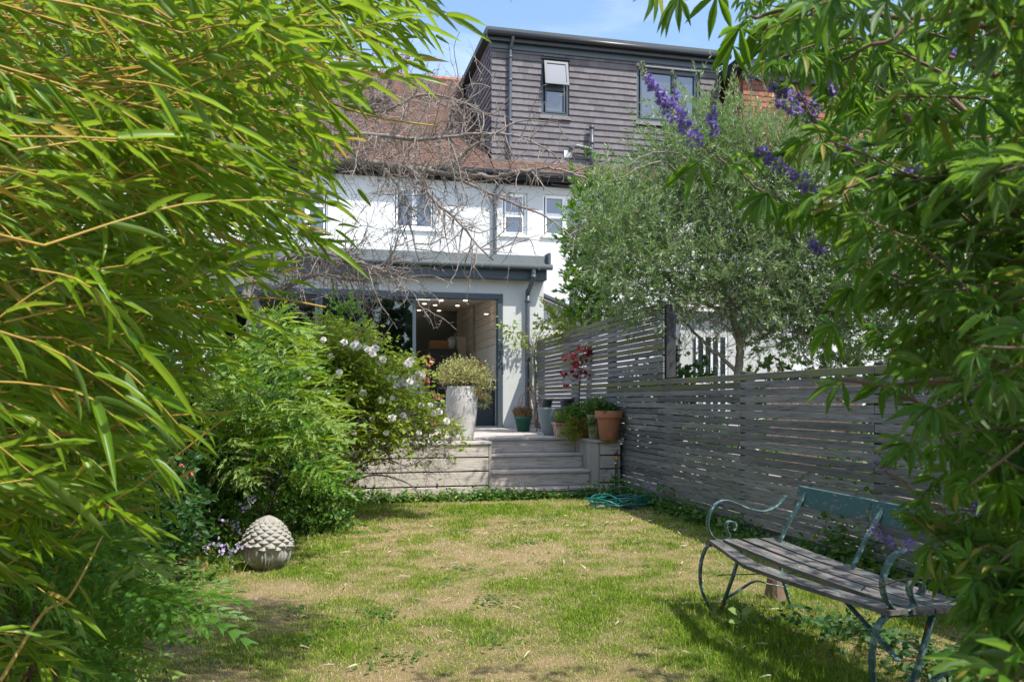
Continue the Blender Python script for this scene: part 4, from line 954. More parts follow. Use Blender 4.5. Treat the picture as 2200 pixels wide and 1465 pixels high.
# red pelargonium by the doorway
pg = W(921, 905, 12.2); pg.z = DZ; pgt = thing('pelargonium', 'coral red pelargonium flowering left of the tall vase', 'flower', pg)
b = MB(); b.lathe([(0, 0), (.09, 0), (.12, .22), (.125, .24), (.1, .24), (.1, .2), (0, .2)], pg, 20); b.build('pot', M['terra'], pgt, True)
leafobj('foliage', bush(pg+Vector((0, 0, .25)), 400, .22, T_ROU, .05, .045), M['L_mid'], pgt)
b = MB()
for x_, y_ in ((925, 768), (915, 772), (920, 783), (912, 800), (905, 812), (918, 815), (945, 856), (935, 850)):
    e = W(x_, y_, 12.1); b.tube([pg+Vector((0, 0, .3)), e], .003, 4, False); flower_cluster(e, 16, .022, .028, 'petalr', pgt)
b.build('stems', M['dbark'], pgt)

# ================================================================ BIRD FEEDER
fp_ = W(808, 606, 7.9); ft = thing('bird_feeder', 'green-capped tube bird feeder hanging from the bare tree', 'bird feeder', fp_)
M['mint'] = m_plain('mint_green_metal', (.12, .45, .36), .4, var=.1)
k = 7.9/FP
b = MB(); b.lathe([(0, .012), (.02, .011), (.033, -.004), (.034, -.02), (0, -.02)], fp_, 16); b.build('cap', M['mint'], ft, True)
b = MB(); b.lathe([(0, -.16), (.026, -.16), (.026, -.021), (0, -.021)], fp_, 14); b.build('tube', m_glass('feeder_tube', .02, (.75, .7, .66)), ft, True)
b = MB(); b.lathe([(0, -.165), (.024, -.165), (.024, -.115), (0, -.115)], fp_, 14); b.build('seed', M['rust'], ft, True)
b = MB(); b.lathe([(0, -.19), (.034, -.188), (.055, -.18), (.057, -.174), (.03, -.17), (0, -.17)], fp_, 18); b.build('tray', M['mint'], ft, True)
b = MB(); b.tube(curve([fp_+Vector((0, 0, .01)), fp_+Vector((.01, 0, .09)), fp_+Vector((0, 0, .22))], 3), .002, 5); b.build('hanger', M['pipe'], ft)

# ================================================================ TAP AND HOSE
tq = W(1325, 985, 9.93); tpp = HP(*( (lambda q: (q[0], DF+.04, q[1]))(uz(1325, 985, DF+.04))))
tt_ = thing('garden_tap', 'outdoor tap with bright orange hose connector on the timber box', 'tap', Vector((tpp.x, tpp.y, 0)))
b = MB(); b.tube([(tpp.x-.012, tpp.y, 0), (tpp.x-.012, tpp.y, tpp.z-.02)], .011, 8); b.build('standpipe', M['dbark'], tt_, True)
b = MB(); b.tube([tpp+Vector((0, .02, .07)), tpp+Vector((0, 0, .06)), tpp+Vector((0, 0, .02))], .011, 8); b.tube([tpp+Vector((.005, 0, .06)), tpp+Vector((.008, 0, .115))], .006, 6); b.tube([tpp+Vector((-.03, 0, .06)), tpp+Vector((.01, 0, .06))], .008, 6); b.build('tap_body', M['black'], tt_, True)
b = MB(); b.lathe([(0, -.02), (.016, -.02), (.02, -.01), (.02, .025), (.014, .03), (0, .03)], tpp, 14); b.build('connector', M['yplas'], tt_, True)
b = MB(); b.tube([tpp+Vector((-.03, -.01, -.055)), tpp+Vector((-.005, -.01, -.055))], .012, 8); b.build('clip', M['wplas'], tt_, True)
hc = W(1338, 1090, 8.95); hc.z = 0
pts = [tpp+Vector((.004, -.005, -.02)), tpp+Vector((.01, -.02, -.16)), tpp+Vector((.006, -.02, -.36)), Vector((tpp.x-.02, tpp.y-.08, .1)), Vector((hc.x-.2, hc.y+.3, .04))]
for i in range(64):
    a = i*.77; w_ = 1+.22*math.sin(i*1.9)+.1*math.sin(i*.7); rx = .31*w_; ry = .27*w_
    off = .05*math.sin(i*.31); z = .015+.10*abs(math.sin(i*.63+.4))*(i/64)**.4+.02*(i % 3)
    pts.append(Vector((hc.x+off+rx*math.cos(a), hc.y+ry*math.sin(a)*1.1, z)))
b = MB(); b.tube(curve(pts, 5), .0085, 7)
arch = [W(1280, 1085, 8.9), W(1296, 1062, 9.2), W(1318, 1050, 9.3), W(1345, 1046, 9.3), W(1372, 1058, 9.2), W(1392, 1078, 9.0), W(1402, 1090, 8.9), W(1396, 1106, 8.8), W(1370, 1110, 8.7)]
b.tube(curve(arch, 6), .0085, 7); b.tube(curve([W(1340, 1114, 8.62), W(1365, 1114, 8.6), W(1390, 1113, 8.62)], 5), .0085, 7)
ho = b.build('garden_hose', M['hose'], None, True, origin=hc); tag(ho, 'teal garden hose lying coiled on the grass below the tap', 'hose')

# ================================================================ STONE PINEAPPLE FINIAL
sp_ = W(571, 1222, 5.65); sp_.z = .0
sf = thing('stone_finial', 'weathered stone pineapple finial standing at the edge of the lawn', 'stone finial', sp_)
Hs = .38; nu, nv = 132, 110; V = np.zeros((nv, nu, 3)); RZ = Matrix.Rotation(R(3), 3, 'Y')
for j in range(nv):
    t = j/(nv-1)
    if t < .46: base = .06+.09*math.sin(min(1, t/.46)*math.pi/2)
    else: q = (t-.46)/.54; base = .15*max(0, 1-q**1.9)**.68+.001
    for i in range(nu):
        th_ = i/nu*2*math.pi; d = 0
        if t > .44:
            q = (t-.44)/.56; ns = 11; vv_ = q*4.2*(1+.2*q); a = (th_/(2*math.pi)*ns+vv_) % 1; c_ = (th_/(2*math.pi)*ns-vv_) % 1
            d = (min(a, 1-a, c_, 1-c_)*2)*.036*(1-.6*q)*min(1, (1-q)*6)
        else:
            k_ = abs((th_/(2*math.pi)*7) % 1-.5)*2; d = .009*math.cos(th_*42)*(1-k_)+.032*(1-k_)**.7*math.sin(min(1, t/.44)*math.pi)
        rr = base+d; V[j, i] = RZ @ Vector((rr*math.cos(th_), rr*math.sin(th_), t*Hs))
V = V.reshape(-1, 3)+np.array(sp_); jj, i2 = np.meshgrid(np.arange(nv-1), np.arange(nu), indexing='ij'); jj, i2 = jj.ravel(), i2.ravel(); i3 = (i2+1) % nu
npmesh('carved_body', V, [np.c_[jj*nu+i2, jj*nu+i3, (jj+1)*nu+i3, (jj+1)*nu+i2]], M['stone'], sf, smooth=False)
for k in range(7):                                   # acanthus leaves that curl out below the scales
    a = k/7*2*math.pi+.22+math.pi/7; ca, sa = math.cos(a), math.sin(a); rad = Vector((ca, sa, 0)); tan = Vector((-sa, ca, 0)); b = MB(); V = []; F = []
    prof_ = ((.085, .03, .04), (.125, .075, .06), (.15, .12, .072), (.163, .16, .075), (.185, .195, .055), (.197, .185, .03))
    for m_, (r_, z_, w_) in enumerate(prof_):
        for s_ in range(7):
            q = (s_-3)/3; V.append(sp_+RZ @ (rad*(r_-.02*q*q+.004*math.cos(q*9))+tan*(w_*.75*q)+Vector((0, 0, z_-.012*q*q))))
    nn = len(V)
    for p_ in list(V): V.append(p_-rad*.02)
    for m_ in range(len(prof_)-1):
        for s_ in range(6):
            x = m_*7+s_; F.append((x, x+1, x+8, x+7)); F.append((x+nn, x+7+nn, x+8+nn, x+1+nn))
        for s_ in (0, 6): x = m_*7+s_; F.append((x, x+7, x+7+nn, x+nn) if s_ == 0 else (x, x+nn, x+7+nn, x+7))
    x = (len(prof_)-1)*7; F += [(x+s_, x+s_+1, x+s_+1+nn, x+s_+nn) for s_ in range(6)]
    b.add(V, F); b.build('leaf_scroll', M['stone'], sf, True)

# ================================================================ THE BENCH
ZS = .41
def Bp(px_, py_, z): Y = FP*(HC-z)/(py_-HY); return W(px_, py_, Y)
f1, f2, f3 = Bp(1520, 1157, ZS), Bp(1597, 1212, ZS), Bp(1912, 1312, ZS)
bn = thing('garden_bench', 'old teal iron bench with peeling wooden slats by the slatted fence', 'bench', Vector(((f1.x+f3.x)/2+.2, (f1.y+f3.y)/2, 0)))
ax = (f3-f1).normalized(); bd = Vector((-ax.y, ax.x, 0)); bd = bd if bd.x > 0 else -bd     # bd points to the back
def slat(p0, p1, w0, w1, mat, th=.018, sag=0, name='slat'):
    b = MB(); d = (p1-p0).normalized(); s = Vector((-d.y, d.x, 0)); s = s if s.x > 0 else -s; n = 8; V = []; F = []
    for i in range(n+1):
        t = i/n; p = p0.lerp(p1, t)-Vector((0, 0, sag*math.sin(math.pi*t))); w_ = w0+(w1-w0)*t
        for a, c in ((0, -th), (w_, -th), (w_, 0), (0, 0)): V.append(p+s*a+Vector((0, 0, c)))
        if i < n: F += [(i*4+k, i*4+(k+1) % 4, (i+1)*4+(k+1) % 4, (i+1)*4+k) for k in range(4)]
    F += [(3, 2, 1, 0), tuple(n*4+k for k in range(4))]; b.add(V, F); return b.build(name, mat, bn)
slat(f1, f2, .06, .075, M['worn']).__setitem__('label', 'short weathered slat skewed out at the far end of the seat')
slat(f2+(f3-f2).normalized()*.004, f3, .085, .085, M['worn'], sag=.008)
s0 = [f1+bd*o for o in (.075, .19, .30)]; s1 = [f3+bd*o for o in (.095, .19, .285)]
for a, c, m in zip(s0, s1, ('worn', 'worn', 'worn')): slat(a+ax*.03, c, .085, .088, M[m], sag=.012)
zb0 = .60; bw = .1; b0 = f1+bd*.47+ax*.08; b1 = f3+bd*.47
tb0 = Vector((b0.x, b0.y, zb0)); tb1 = Vector((b1.x, b1.y, zb0)); lean = bd*.03
L_ = (tb1-tb0)
for a, c in ((0, .44), (.443, 1)):
    p, q = tb0+L_*a, tb0+L_*c; b = MB(); b.box(p, q-p, bd*.018, Vector((0, 0, bw))+lean, .003); b.build('back_rail', M['peel'], bn)
b = MB(); b.box(tb0-Vector((0, 0, .0))+ax*.0+bd*.019, L_, bd*.008, Vector((0, 0, .012))); b.build('back_bar', M['iron'], bn)
for t in (.055, .5, .95):
    p = tb0+L_*t; s_ = p-bd*.14; s_.z = ZS-.02; b = MB(); b.strap([s_, s_.lerp(p+Vector((0, 0, bw*.8))+lean*.8, .5)-bd*.004, p+Vector((0, 0, bw*.9))+lean*.7+bd*.016], ax, .028, .008); b.build('back_support', M['iron'], bn)
def endframe(o, far):
    P = lambda s_, z: o+bd*s_+Vector((0, 0, z-ZS))
    arm = [(.14, .455), (.155, .475), (.145, .50), (.115, .505), (.1, .485), (.105, .455), (.12, .425), (.095, .405), (.05, .402), (.015, .43), (-.008, .48), (.0, .545), (.035, .60), (.085, .622), (.14, .612), (.22, .578), (.30, .558), (.36, .565), (.42, .60), (.455, .64)]
    b = MB(); b.strap(curve([P(*q) for q in arm], 5), ax, .034, .007); b.build('armrest', M['iron'], bn, True)
    b = MB(); b.strap(curve([P(.03, ZS-.02), P(-.02, .36), P(-.05, .26), P(-.045, .15), P(-.005, .05), P(.03, .0)], 5), ax, .032, .008); b.build('leg', M['iron'], bn, True)
    b = MB(); b.strap([P(.2, ZS-.02), P(.14, .2), P(.06, 0)], ax, .03, .008); b.build('leg', M['iron'], bn, True)
    b = MB(); b.strap(curve([P(.40, ZS-.02), P(.42, .25), P(.46, .1), P(.5, 0)], 4), ax, .03, .008); b.build('leg', M['iron'], bn, True)
    b = MB(); b.strap(curve([P(.09, .08), P(.17, .12), P(.27, .17), P(.36, .15), P(.46, .13)], 5), ax, .02, .007); b.build('brace', M['iron'], bn, True)
    b = MB(); b.strap([P(-.005, ZS-.024), P(.42, ZS-.024)], ax, .034, .008); b.build('seat_bearer', M['iron'], bn, True)
endframe(f1+ax*.02, True); endframe(f3-ax*.03, False)
mid = (f1+f3)/2; b = MB(); b.strap([f3+bd*.05-ax*.02-Vector((0, 0, ZS-.22)), mid+bd*.2-Vector((0, 0, .03))], bd, .022, .006); b.strap([f1+bd*.05+ax*.05-Vector((0, 0, ZS-.22)), mid+bd*.2-Vector((0, 0, .03))], bd, .022, .006); b.build('stay', M['iron'], bn)
sk = W(1668, 1285, 4.8); sk.z = 0; b = MB(); b.lathe([(0, 0), (.07, 0), (.06, .04), (.052, .12), (.05, .13), (.035, .135), (0, .13)], sk, 14, wob=.12)
tag(b.build('tree_stump', M['vbark'], None, False, origin=sk), 'small reddish brown tree stump in the grass beneath the bench', 'tree stump')

# ================================================================ BARE TREE
bt0 = W(548, 1060, 8.4); bt0.z = 0
tree = thing('bare_tree', 'leafless tree with a tangle of grey spurred twigs in front of the house', 'tree', bt0)
def WP(l): return [W(*p) for p in l]
limbs = [(WP([(560, 1060, 8.4), (552, 850, 8.4), (545, 700, 8.3), (540, 600, 8.3), (545, 520, 8.2)]), .11, .07),
 (WP([(545, 600, 8.3), (585, 565, 8.0), (640, 550, 7.8), (700, 545, 7.6), (760, 560, 7.5), (820, 580, 7.4), (870, 600, 7.4)]), .042, .009),
 (WP([(545, 530, 8.2), (560, 440, 8.1), (600, 340, 8.0), (650, 270, 7.9), (690, 235, 7.8), (740, 232, 7.7), (800, 225, 7.6), (840, 170, 7.6), (880, 120, 7.6)]), .07, .014),
 (WP([(560, 440, 8.1), (640, 380, 7.9), (740, 350, 7.8), (820, 352, 7.6), (880, 362, 7.5), (960, 372, 7.3), (1060, 380, 7.2), (1120, 368, 7.1), (1190, 362, 7.1), (1260, 385, 7.1)]), .055, .008),
 (WP([(690, 235, 7.8), (700, 180, 7.8), (730, 120, 7.9), (745, 40, 8), (750, -30, 8)]), .035, .01),
 (WP([(640, 380, 7.9), (700, 300, 7.5), (800, 290, 7.3), (900, 300, 7.2), (1000, 290, 7.1), (1100, 290, 7.1), (1190, 330, 7.0)]), .035, .006),
 (WP([(880, 362, 7.5), (910, 390, 7.3), (930, 430, 7.2), (980, 470, 7.2), (1020, 520, 7.1), (1060, 560, 7.1)]), .024, .006),
 (WP([(960, 372, 7.3), (1040, 410, 7.2), (1110, 440, 7.1), (1180, 470, 7.1), (1240, 520, 7.0)]), .018, .005),
 (WP([(960, 372, 7.3), (1010, 320, 7.2), (1060, 290, 7.1), (1120, 260, 7.1), (1200, 265, 7.0)]), .016, .005),
 (WP([(820, 352, 7.6), (860, 410, 7.5), (880, 480, 7.4), (900, 560, 7.4)]), .02, .006),
 (WP([(740, 232, 7.7), (820, 240, 7.6), (900, 205, 7.5), (980, 215, 7.4), (1050, 250, 7.3)]), .02, .006),
 (WP([(545, 560, 8.2), (480, 500, 8.2), (420, 450, 8.1), (350, 420, 8.1)]), .05, .01), (WP([(545, 600, 8.3), (600, 620, 8.0), (680, 590, 7.9), (740, 600, 7.8), (790, 605, 7.7)]), .04, .008),
 (WP([(480, 500, 8.2), (440, 380, 8.1), (400, 280, 8.1), (380, 180, 8.1)]), .04, .01), (WP([(600, 340, 8.0), (560, 250, 8.1), (540, 150, 8.1), (560, 60, 8.1)]), .03, .01)]
tr = MB(); segs = []
for pts, r0, r1 in limbs:
    c = curve(pts, 7); n = len(c); c = [p+Vector(rng.normal(size=3)*.012*(r0+r1)*8) for p in c]
    tr.tube(c, [r0+(r1-r0)*(i/(n-1))**.7 for i in range(n)], 8); segs.append((c, r0, r1))
tr.build('trunk', M['bark'], tree, True)
tw_ = MB(); ends = []
def shoot(p, d, ln, r, lvl, grav):
    n = max(3, int(ln/.07)); pts = [p.copy()]; q = p.copy(); d = d.normalized()
    for i in range(n):
        d = (d+Vector(rng.normal(size=3)*.19)+Vector((0, 0, grav))).normalized(); q = q+d*(ln/n); pts.append(q.copy())
    tw_.tube(pts, [r*(1-.6*i/n) for i in range(n+1)], 4 if lvl == 0 else 3, False)
    for i in range(1, n+1):                           # spurs and buds
        if rng.random() < (.55 if lvl == 0 else .7):
            e = Vector(rng.normal(size=3)); e = (e-e.dot(d)*d).normalized()*.8+d*.5; a = pts[i]; L1 = .012+.03*rng.random()
            tw_.tube([a, a+e*L1, a+e*(L1+.008)], [r*.5, r*.45+.0008, .0026], 3, False)
    if lvl < 2:
        for i in range(1, n):
            if rng.random() < (.42 if lvl == 0 else .22):
                e = Vector(rng.normal(size=3)); e = (e-e.dot(d)*d).normalized(); shoot(pts[i], (d*.6+e*.9).normalized(), ln*(.25+.4*rng.random()), r*.62, lvl+1, grav*1.1)
for k, (c, r0, r1) in enumerate(segs[1:]):
    tot = sum((c[i+1]-c[i]).length for i in range(len(c)-1)); m = int(tot*(58 if k not in (3, 7, 8, 12, 13) else 22))
    for j in range(m):
        i = int((.12+.88*rng.random())*(len(c)-1.01)); p = c[i].lerp(c[i+1], rng.random())
        if p.x/p.y*FP+PX > 1000 and rng.random() < .8: continue
        d = (c[i+1]-c[i]).normalized()
        e = Vector(rng.normal(size=3)*[1, .6, 1]); e = (e-e.dot(d)*d).normalized(); down = rng.random() < .55
        e.z += -.4 if down else .4
        ln = (.12+.5*rng.random()**1.6); shoot(p, (e+d*.5), ln, (.004+.003*rng.random()), 0, -.07 if down else .05)
o = tw_.build('twigs', M['bark'], tree, True); o['kind'] = 'stuff'

# ================================================================ OLIVE AND BAY BEHIND THE FENCE
def treecrown(lobes, n, T, ln, wd, updir, twig=.35, jit=.5, nper=16):
    """leaves set along short sprays that fill a set of ellipsoid lobes; returns leaves and sprays"""
    w_ = np.array([l[3]*l[4]*l[5] for l in lobes]); w_ = w_/w_.sum(); k = n//nper; li = rng.choice(len(lobes), k, p=w_); L_ = np.array(lobes)[li]
    c = nrm(rng.normal(size=(k, 3)))*(rng.random((k, 1))**.42); S = L_[:, :3]+c*L_[:, 3:6]
    dr = nrm(c*1.0+np.array(updir)+rng.normal(size=(k, 3))*jit); L1 = twig*(.5+.8*rng.random(k)); t = rng.random((k, nper))
    sag = -np.abs(rng.normal(size=k))*.12
    P = S[:, None, :]+dr[:, None, :]*(t*L1[:, None])[:, :, None]; P[:, :, 2] += sag[:, None]*t*t*L1[:, None]
    P = P.reshape(-1, 3); side = nrm(np.cross(np.repeat(dr, nper, 0), rng.normal(size=(k*nper, 3))))
    D = nrm(np.repeat(dr, nper, 0)*1.0+side*.75); N = nrm(np.cross(D, rng.normal(size=D.shape)*.7+np.array([.3, -.3, .2]))); m = len(P)
    ti = np.clip(np.repeat(rng.random(k), nper)*.6+rng.random(m)*.4, 0, .999)
    return leaves(T, P, D, N, ln*(.6+.6*rng.random(m)), wd*(.7+.5*rng.random(m)), ti), S, S+dr*L1[:, None]
def sprays(S, E, r=.0025, pick=1.0):
    b = MB()
    for s, e in zip(S, E):
        if rng.random() < pick: b.tube([s, (s+e)/2+rng.normal(size=3)*.01, e], [r, r*.8, r*.4], 3, False)
    return b
ol0 = W(1587, 900, 9.3); ol0.z = 0
ol = thing('olive_tree', 'grey-green olive tree rising behind the slatted fence', 'tree', ol0)
def OL(px, py, Y, rx, ry, rz_): p = W(px, py, Y); return (p.x, p.y, p.z, rx, ry, rz_)
lob = [OL(1400, 560, 9.3, .75, .75, .75), OL(1330, 500, 9.1, .45, .6, .7), OL(1560, 560, 9.3, .8, .8, .8), OL(1460, 400, 9.5, .7, .7, .6), OL(1600, 400, 9.3, .8, .8, .75), OL(1720, 560, 9.3, .7, .8, .9),
       OL(1500, 330, 9.4, .6, .5, .6), OL(1640, 310, 9.3, .55, .5, .5), OL(1740, 400, 9.2, .55, .6, .8), OL(1480, 640, 9.4, .85, .6, .25), OL(1700, 690, 9.2, .6, .6, .4), OL(1420, 260, 9.5, .13, .2, .35), OL(1500, 240, 9.5, .12, .2, .4), OL(1545, 260, 9.4, .2, .2, .4), OL(1820, 640, 9.3, .6, .7, .8), OL(1760, 700, 9.1, .5, .5, .45), OL(1640, 640, 9.0, .5, .4, .3)]
ar, S, E = treecrown(lob, 78000, T_SML, .075, .0165, (0, 0, .55), .34, .55)
leafobj('crown', ar, M['L_olive'], ol, smooth=False)
b = sprays(S, E, .0028, .8); b.build('twigs', M['obark'], ol, True)['kind'] = 'stuff'
b = MB()
for pts, r0, r1 in (([(1587, 900, 9.3), (1585, 800, 9.3), (1590, 740, 9.3), (1575, 680, 9.3), (1545, 590, 9.3), (1525, 520, 9.3), (1500, 430, 9.4), (1450, 370, 9.5)], .055, .016), ([(1590, 740, 9.3), (1630, 660, 9.3), (1680, 560, 9.2), (1700, 430, 9.2)], .035, .012),
                    ([(1575, 680, 9.3), (1500, 640, 9.4), (1420, 590, 9.5), (1350, 540, 9.5)], .025, .008), ([(1545, 590, 9.3), (1600, 480, 9.3), (1620, 350, 9.3)], .024, .008), ([(1585, 800, 9.3), (1540, 760, 9.3), (1470, 690, 9.4), (1440, 620, 9.4)], .028, .008),
                    ([(1590, 760, 9.3), (1560, 700, 9.2), (1480, 680, 9.1), (1430, 700, 8.95)], .015, .005), ([(1500, 430, 9.4), (1430, 350, 9.0), (1340, 380, 8.8), (1290, 400, 8.8)], .012, .004), ([(1525, 520, 9.3), (1480, 350, 9.0), (1400, 330, 8.9), (1330, 370, 8.8)], .01, .004)):
    c = curve(WP(pts), 6); n = len(c); c = [p+Vector(rng.normal(size=3)*.008) for p in c]; b.tube(c, [r0+(r1-r0)*i/(n-1) for i in range(n)], 8)
b.build('trunk', M['obark'], ol, True)
b = MB()
for i in range(240):                                  # bare inner shoots low in the crown
    p = W(1430+330*rng.random(), 640+140*rng.random(), 9.0+.6*rng.random()); d = Vector(rng.normal(size=3)+[0, 0, .4]).normalized(); b.tube(curve([p, p+d*.15, p+d*.35+Vector(rng.normal(size=3)*.06)], 3), .0028, 3, False)
b.build('bare_shoots', M['obark'], ol, True)['kind'] = 'stuff'
by0 = W(1262, 950, 12.0); by0.z = 0
by = thing('bay_shrub', 'bright green bay shrub between the olive and the white wall', 'shrub', by0)
lob = [OL(1268, 400, 12.1, .22, .3, .45), OL(1290, 480, 12.0, .5, .5, .6), OL(1262, 590, 12.0, .42, .45, .55), OL(1330, 560, 12.0, .6, .5, .8), OL(1240, 520, 12.0, .12, .2, .35), OL(1290, 670, 12.0, .4, .4, .35), OL(1240, 600, 12, .15, .2, .25)]
ar, S, E = treecrown(lob, 11000, T_SML, .095, .036, (.12, 0, .7), .22, .4)
leafobj('crown', ar, M['L_bay'], by, smooth=False); sprays(S, E, .004, .7).build('twigs', M['dbark'], by, True)['kind'] = 'stuff'
b = MB(); b.tube(curve([by0, by0+Vector((.02, 0, 1)), W(1270, 560, 12.0), W(1275, 420, 12.1)], 6), [.05-.0015*i for i in range(19)], 8); b.build('trunk', M['dbark'], by, True)
# light, loose shrub with yellow-green tips between the bay and the extension
ys0 = W(1215, 900, 12.8); ys0.z = 0; ys = thing('loose_shrub', 'loose yellow-green shrub at the foot of the white lean-to wall', 'shrub', ys0)
lob = [OL(1212, 690, 12.8, .32, .3, .25), OL(1250, 700, 12.6, .4, .3, .3), OL(1195, 700, 12.8, .25, .2, .12)]
ar, S, E = treecrown(lob, 1700, T_SML, .07, .028, (0, 0, .6), .3, .6); leafobj('foliage', ar, M['L_rose'], ys); sprays(S, E, .003).build('stems', M['obark'], ys, True)
# further greenery to the right, beyond the fence
for nm, lb, lobs, n, mt_, ln, wd in (
    ('privet_tree', 'dense dark tree beyond the fence at the right edge', [OL(1990, 560, 8.6, .9, .8, .9), OL(2180, 500, 8.0, .9, .8, 1.1), OL(2080, 330, 8.6, .9, .8, .7), OL(1900, 420, 9.2, .7, .7, .8), OL(2050, 700, 8.4, 1.0, .7, .4), OL(1900, 690, 9, .6, .6, .35)], 26000, 'L_olive', .075, .022),
    ('laurel_tree', 'broad green tree behind the right-hand neighbour fence', [OL(2150, 250, 9.6, 1.2, .8, 1.0), OL(1960, 260, 10, .9, .8, .6), OL(2250, 640, 8.3, .8, .8, 1.0)], 13000, 'L_bay', .09, .035)):
    c0 = Vector((lobs[0][0], lobs[0][1], 0)); t = thing(nm, lb, 'tree', c0); ar, S, E = treecrown(lobs, n, T_SML, ln, wd, (0, 0, .5), .34, .6)
    leafobj('crown', ar, M[mt_], t, smooth=False); sprays(S, E, .003, .5).build('twigs', M['obark'], t, True)['kind'] = 'stuff'
    b = MB(); b.tube(curve([c0, c0+Vector((.1, 0, 1.4)), Vector(lobs[0][:3]), Vector(lobs[2][:3])], 6), [.08-.0035*i for i in range(19)], 8); b.build('trunk', M['obark'], t, True)

# ================================================================ ROSE BUSH
rb0 = W(705, 1102, 8.35); rb0.z = 0
rb = thing('rose_bush', 'tall arching rose bush with white blooms in front of the deck', 'rose bush', rb0)
b = MB(); tipl = []
def inpoly(x, y, P):
    c = False; j = len(P)-1
    for i in range(len(P)):
        if (P[i][1] > y) != (P[j][1] > y) and x < (P[j][0]-P[i][0])*(y-P[i][1])/(P[j][1]-P[i][1])+P[i][0]: c = not c
        j = i
    return c
RP = [(690, 700), (760, 720), (850, 752), (930, 800), (950, 870), (1000, 930), (1000, 1000), (940, 1010), (800, 1000), (740, 1050), (700, 1060), (680, 950), (640, 860), (640, 780)]
while len(tipl) < 150:
    x, y = 620+400*rng.random(), 690+380*rng.random()
    if not inpoly(x, y, RP): continue
    e = W(x, y, 7.6+1.1*rng.random()); s = rb0+Vector((rng.normal()*.06, rng.normal()*.06, 0)); h = max(e.z, s.z)
    m1_ = s.lerp(e, .35); m1_.z = s.z+.75*(h-s.z)+.25; m2_ = s.lerp(e, .75); m2_.z = max(m1_.z, e.z)+.06+.1*rng.random()
    if e.z < .7: m1_.z = .5+.2*rng.random(); m2_.z = e.z+.25
    pts = curve([s, m1_, m2_, e], 5); b.tube([p+Vector(rng.normal(size=3)*.008) for p in pts], [.006-.0003*i for i in range(len(pts))], 4, False); tipl.append(pts)
def hair(p, d, ln, r, lvl):
    n = 5; pts = [p]; 
    for i in range(n): d = (d+Vector(rng.normal(size=3)*.35)+Vector((0, 0, -.08))).normalized(); pts.append(pts[-1]+d*ln/n)
    b.tube(pts, [r*(1-.6*i/n) for i in range(n+1)], 3, False)
    if lvl:
        for i in range(1, n+1):
            if rng.random() < .6: hair(pts[i], (d+Vector(rng.normal(size=3)*.9)).normalized(), ln*.6, r*.7, lvl-1)
for i in range(330):                                   # thin dry twigs over the deck face
    x = 720+270*rng.random(); y = 890+150*rng.random()-(x-720)*.1; p = W(x, y, 7.6+.8*rng.random()); hair(p, Vector(rng.normal(size=3)+[.4, -.1, -.3]), .12+.16*rng.random(), .0025, 1)
for pts in ([(715, 1080, 8.3), (760, 1010, 8.1), (820, 985, 7.9), (880, 1000, 7.8), (940, 965, 7.7), (985, 955, 7.7)], [(705, 1100, 8.3), (735, 1030, 8.1), (750, 960, 8), (800, 900, 8), (860, 870, 8)], [(700, 1100, 8.3), (712, 1020, 8.2), (700, 930, 8.2), (720, 830, 8.2)], [(700, 1095, 8.3), (750, 1040, 8.1), (810, 1020, 8.0), (880, 1040, 7.9), (905, 1075, 7.9)]):
    c = curve(WP(pts), 6); b.tube(c, [.013-.0003*i for i in range(len(c))], 6)
b.build('stems', M['bark'], rb, True)['kind'] = 'stuff'
pl = []; n = 0
for pts in tipl:
    k = 42; t = (.35+.65*rng.random(k)**.7)*(len(pts)-1.001); P0 = np.array([pts[int(q)].lerp(pts[int(q)+1], q % 1) for q in t])
    hz = P0[:, 2]; keep = rng.random(k) < np.clip((hz-.3)/.4, .12, 1); P0 = P0[keep]; k = len(P0)
    if not k: continue
    P0 = P0+rng.normal(size=(k, 3))*[.07, .06, .06]
    for g_ in range(3):
        D = rng.normal(size=(k, 3))*[1, 1, .5]; P = P0+nrm(D)*.01*g_; pl.append(leaves(T_ROU, P, D, rng.normal(size=(k, 3))*.5+[0, 0, 1], .038+.022*rng.random(k), .024+.01*rng.random(k)))
leafobj('leaves', join(pl), M['L_rose'], rb)
def rose_mesh(seed):
    r_ = np.random.default_rng(seed); pl = []
    for ring, (m, tilt, sz) in enumerate(((6, -.15, .52), (6, .25, .48), (7, .6, .42), (7, .95, .34), (6, 1.25, .26))):
        a = np.arange(m)/m*6.283+ring*.5+r_.random(m)*.3; D = np.c_[np.cos(a)*math.cos(tilt), np.sin(a)*math.cos(tilt), np.full(m, math.sin(tilt))]; N = np.c_[-np.cos(a)*math.sin(tilt), -np.sin(a)*math.sin(tilt), np.full(m, math.cos(tilt))]
        pl.append(leaves(T_ROU, np.tile([0, 0, .03*ring], (m, 1)), D, N, sz*(.85+.3*r_.random(m)), sz*(.85+.3*r_.random(m)), np.clip(ring*.2+.15*r_.random(m), 0, .95)))
    return leaf_mesh('rose_flower', join(pl), M['petalw'])
RM_ = [rose_mesh(s) for s in range(3)]
fl = [(766, 737), (792, 752), (800, 760), (822, 772), (806, 748), (882, 775), (876, 782), (861, 825), (872, 812), (899, 803), (906, 806), (850, 830), (888, 812), (683, 842), (704, 842), (748, 858), (843, 855), (680, 888), (866, 892), (869, 900), (944, 885), (925, 870), (724, 868), (985, 939), (770, 745),
      (634, 790), (645, 796), (626, 786), (641, 788), (893, 825), (868, 830), (786, 748), (815, 778), (625, 868), (932, 888), (880, 820), (740, 735), (842, 898), (968, 945), (760, 742), (710, 765), (730, 800), (705, 905), (760, 930), (800, 900), (830, 930), (900, 930), (960, 905), (780, 845), (820, 860), (720, 950), (905, 870), (660, 810), (672, 760), (695, 730)]
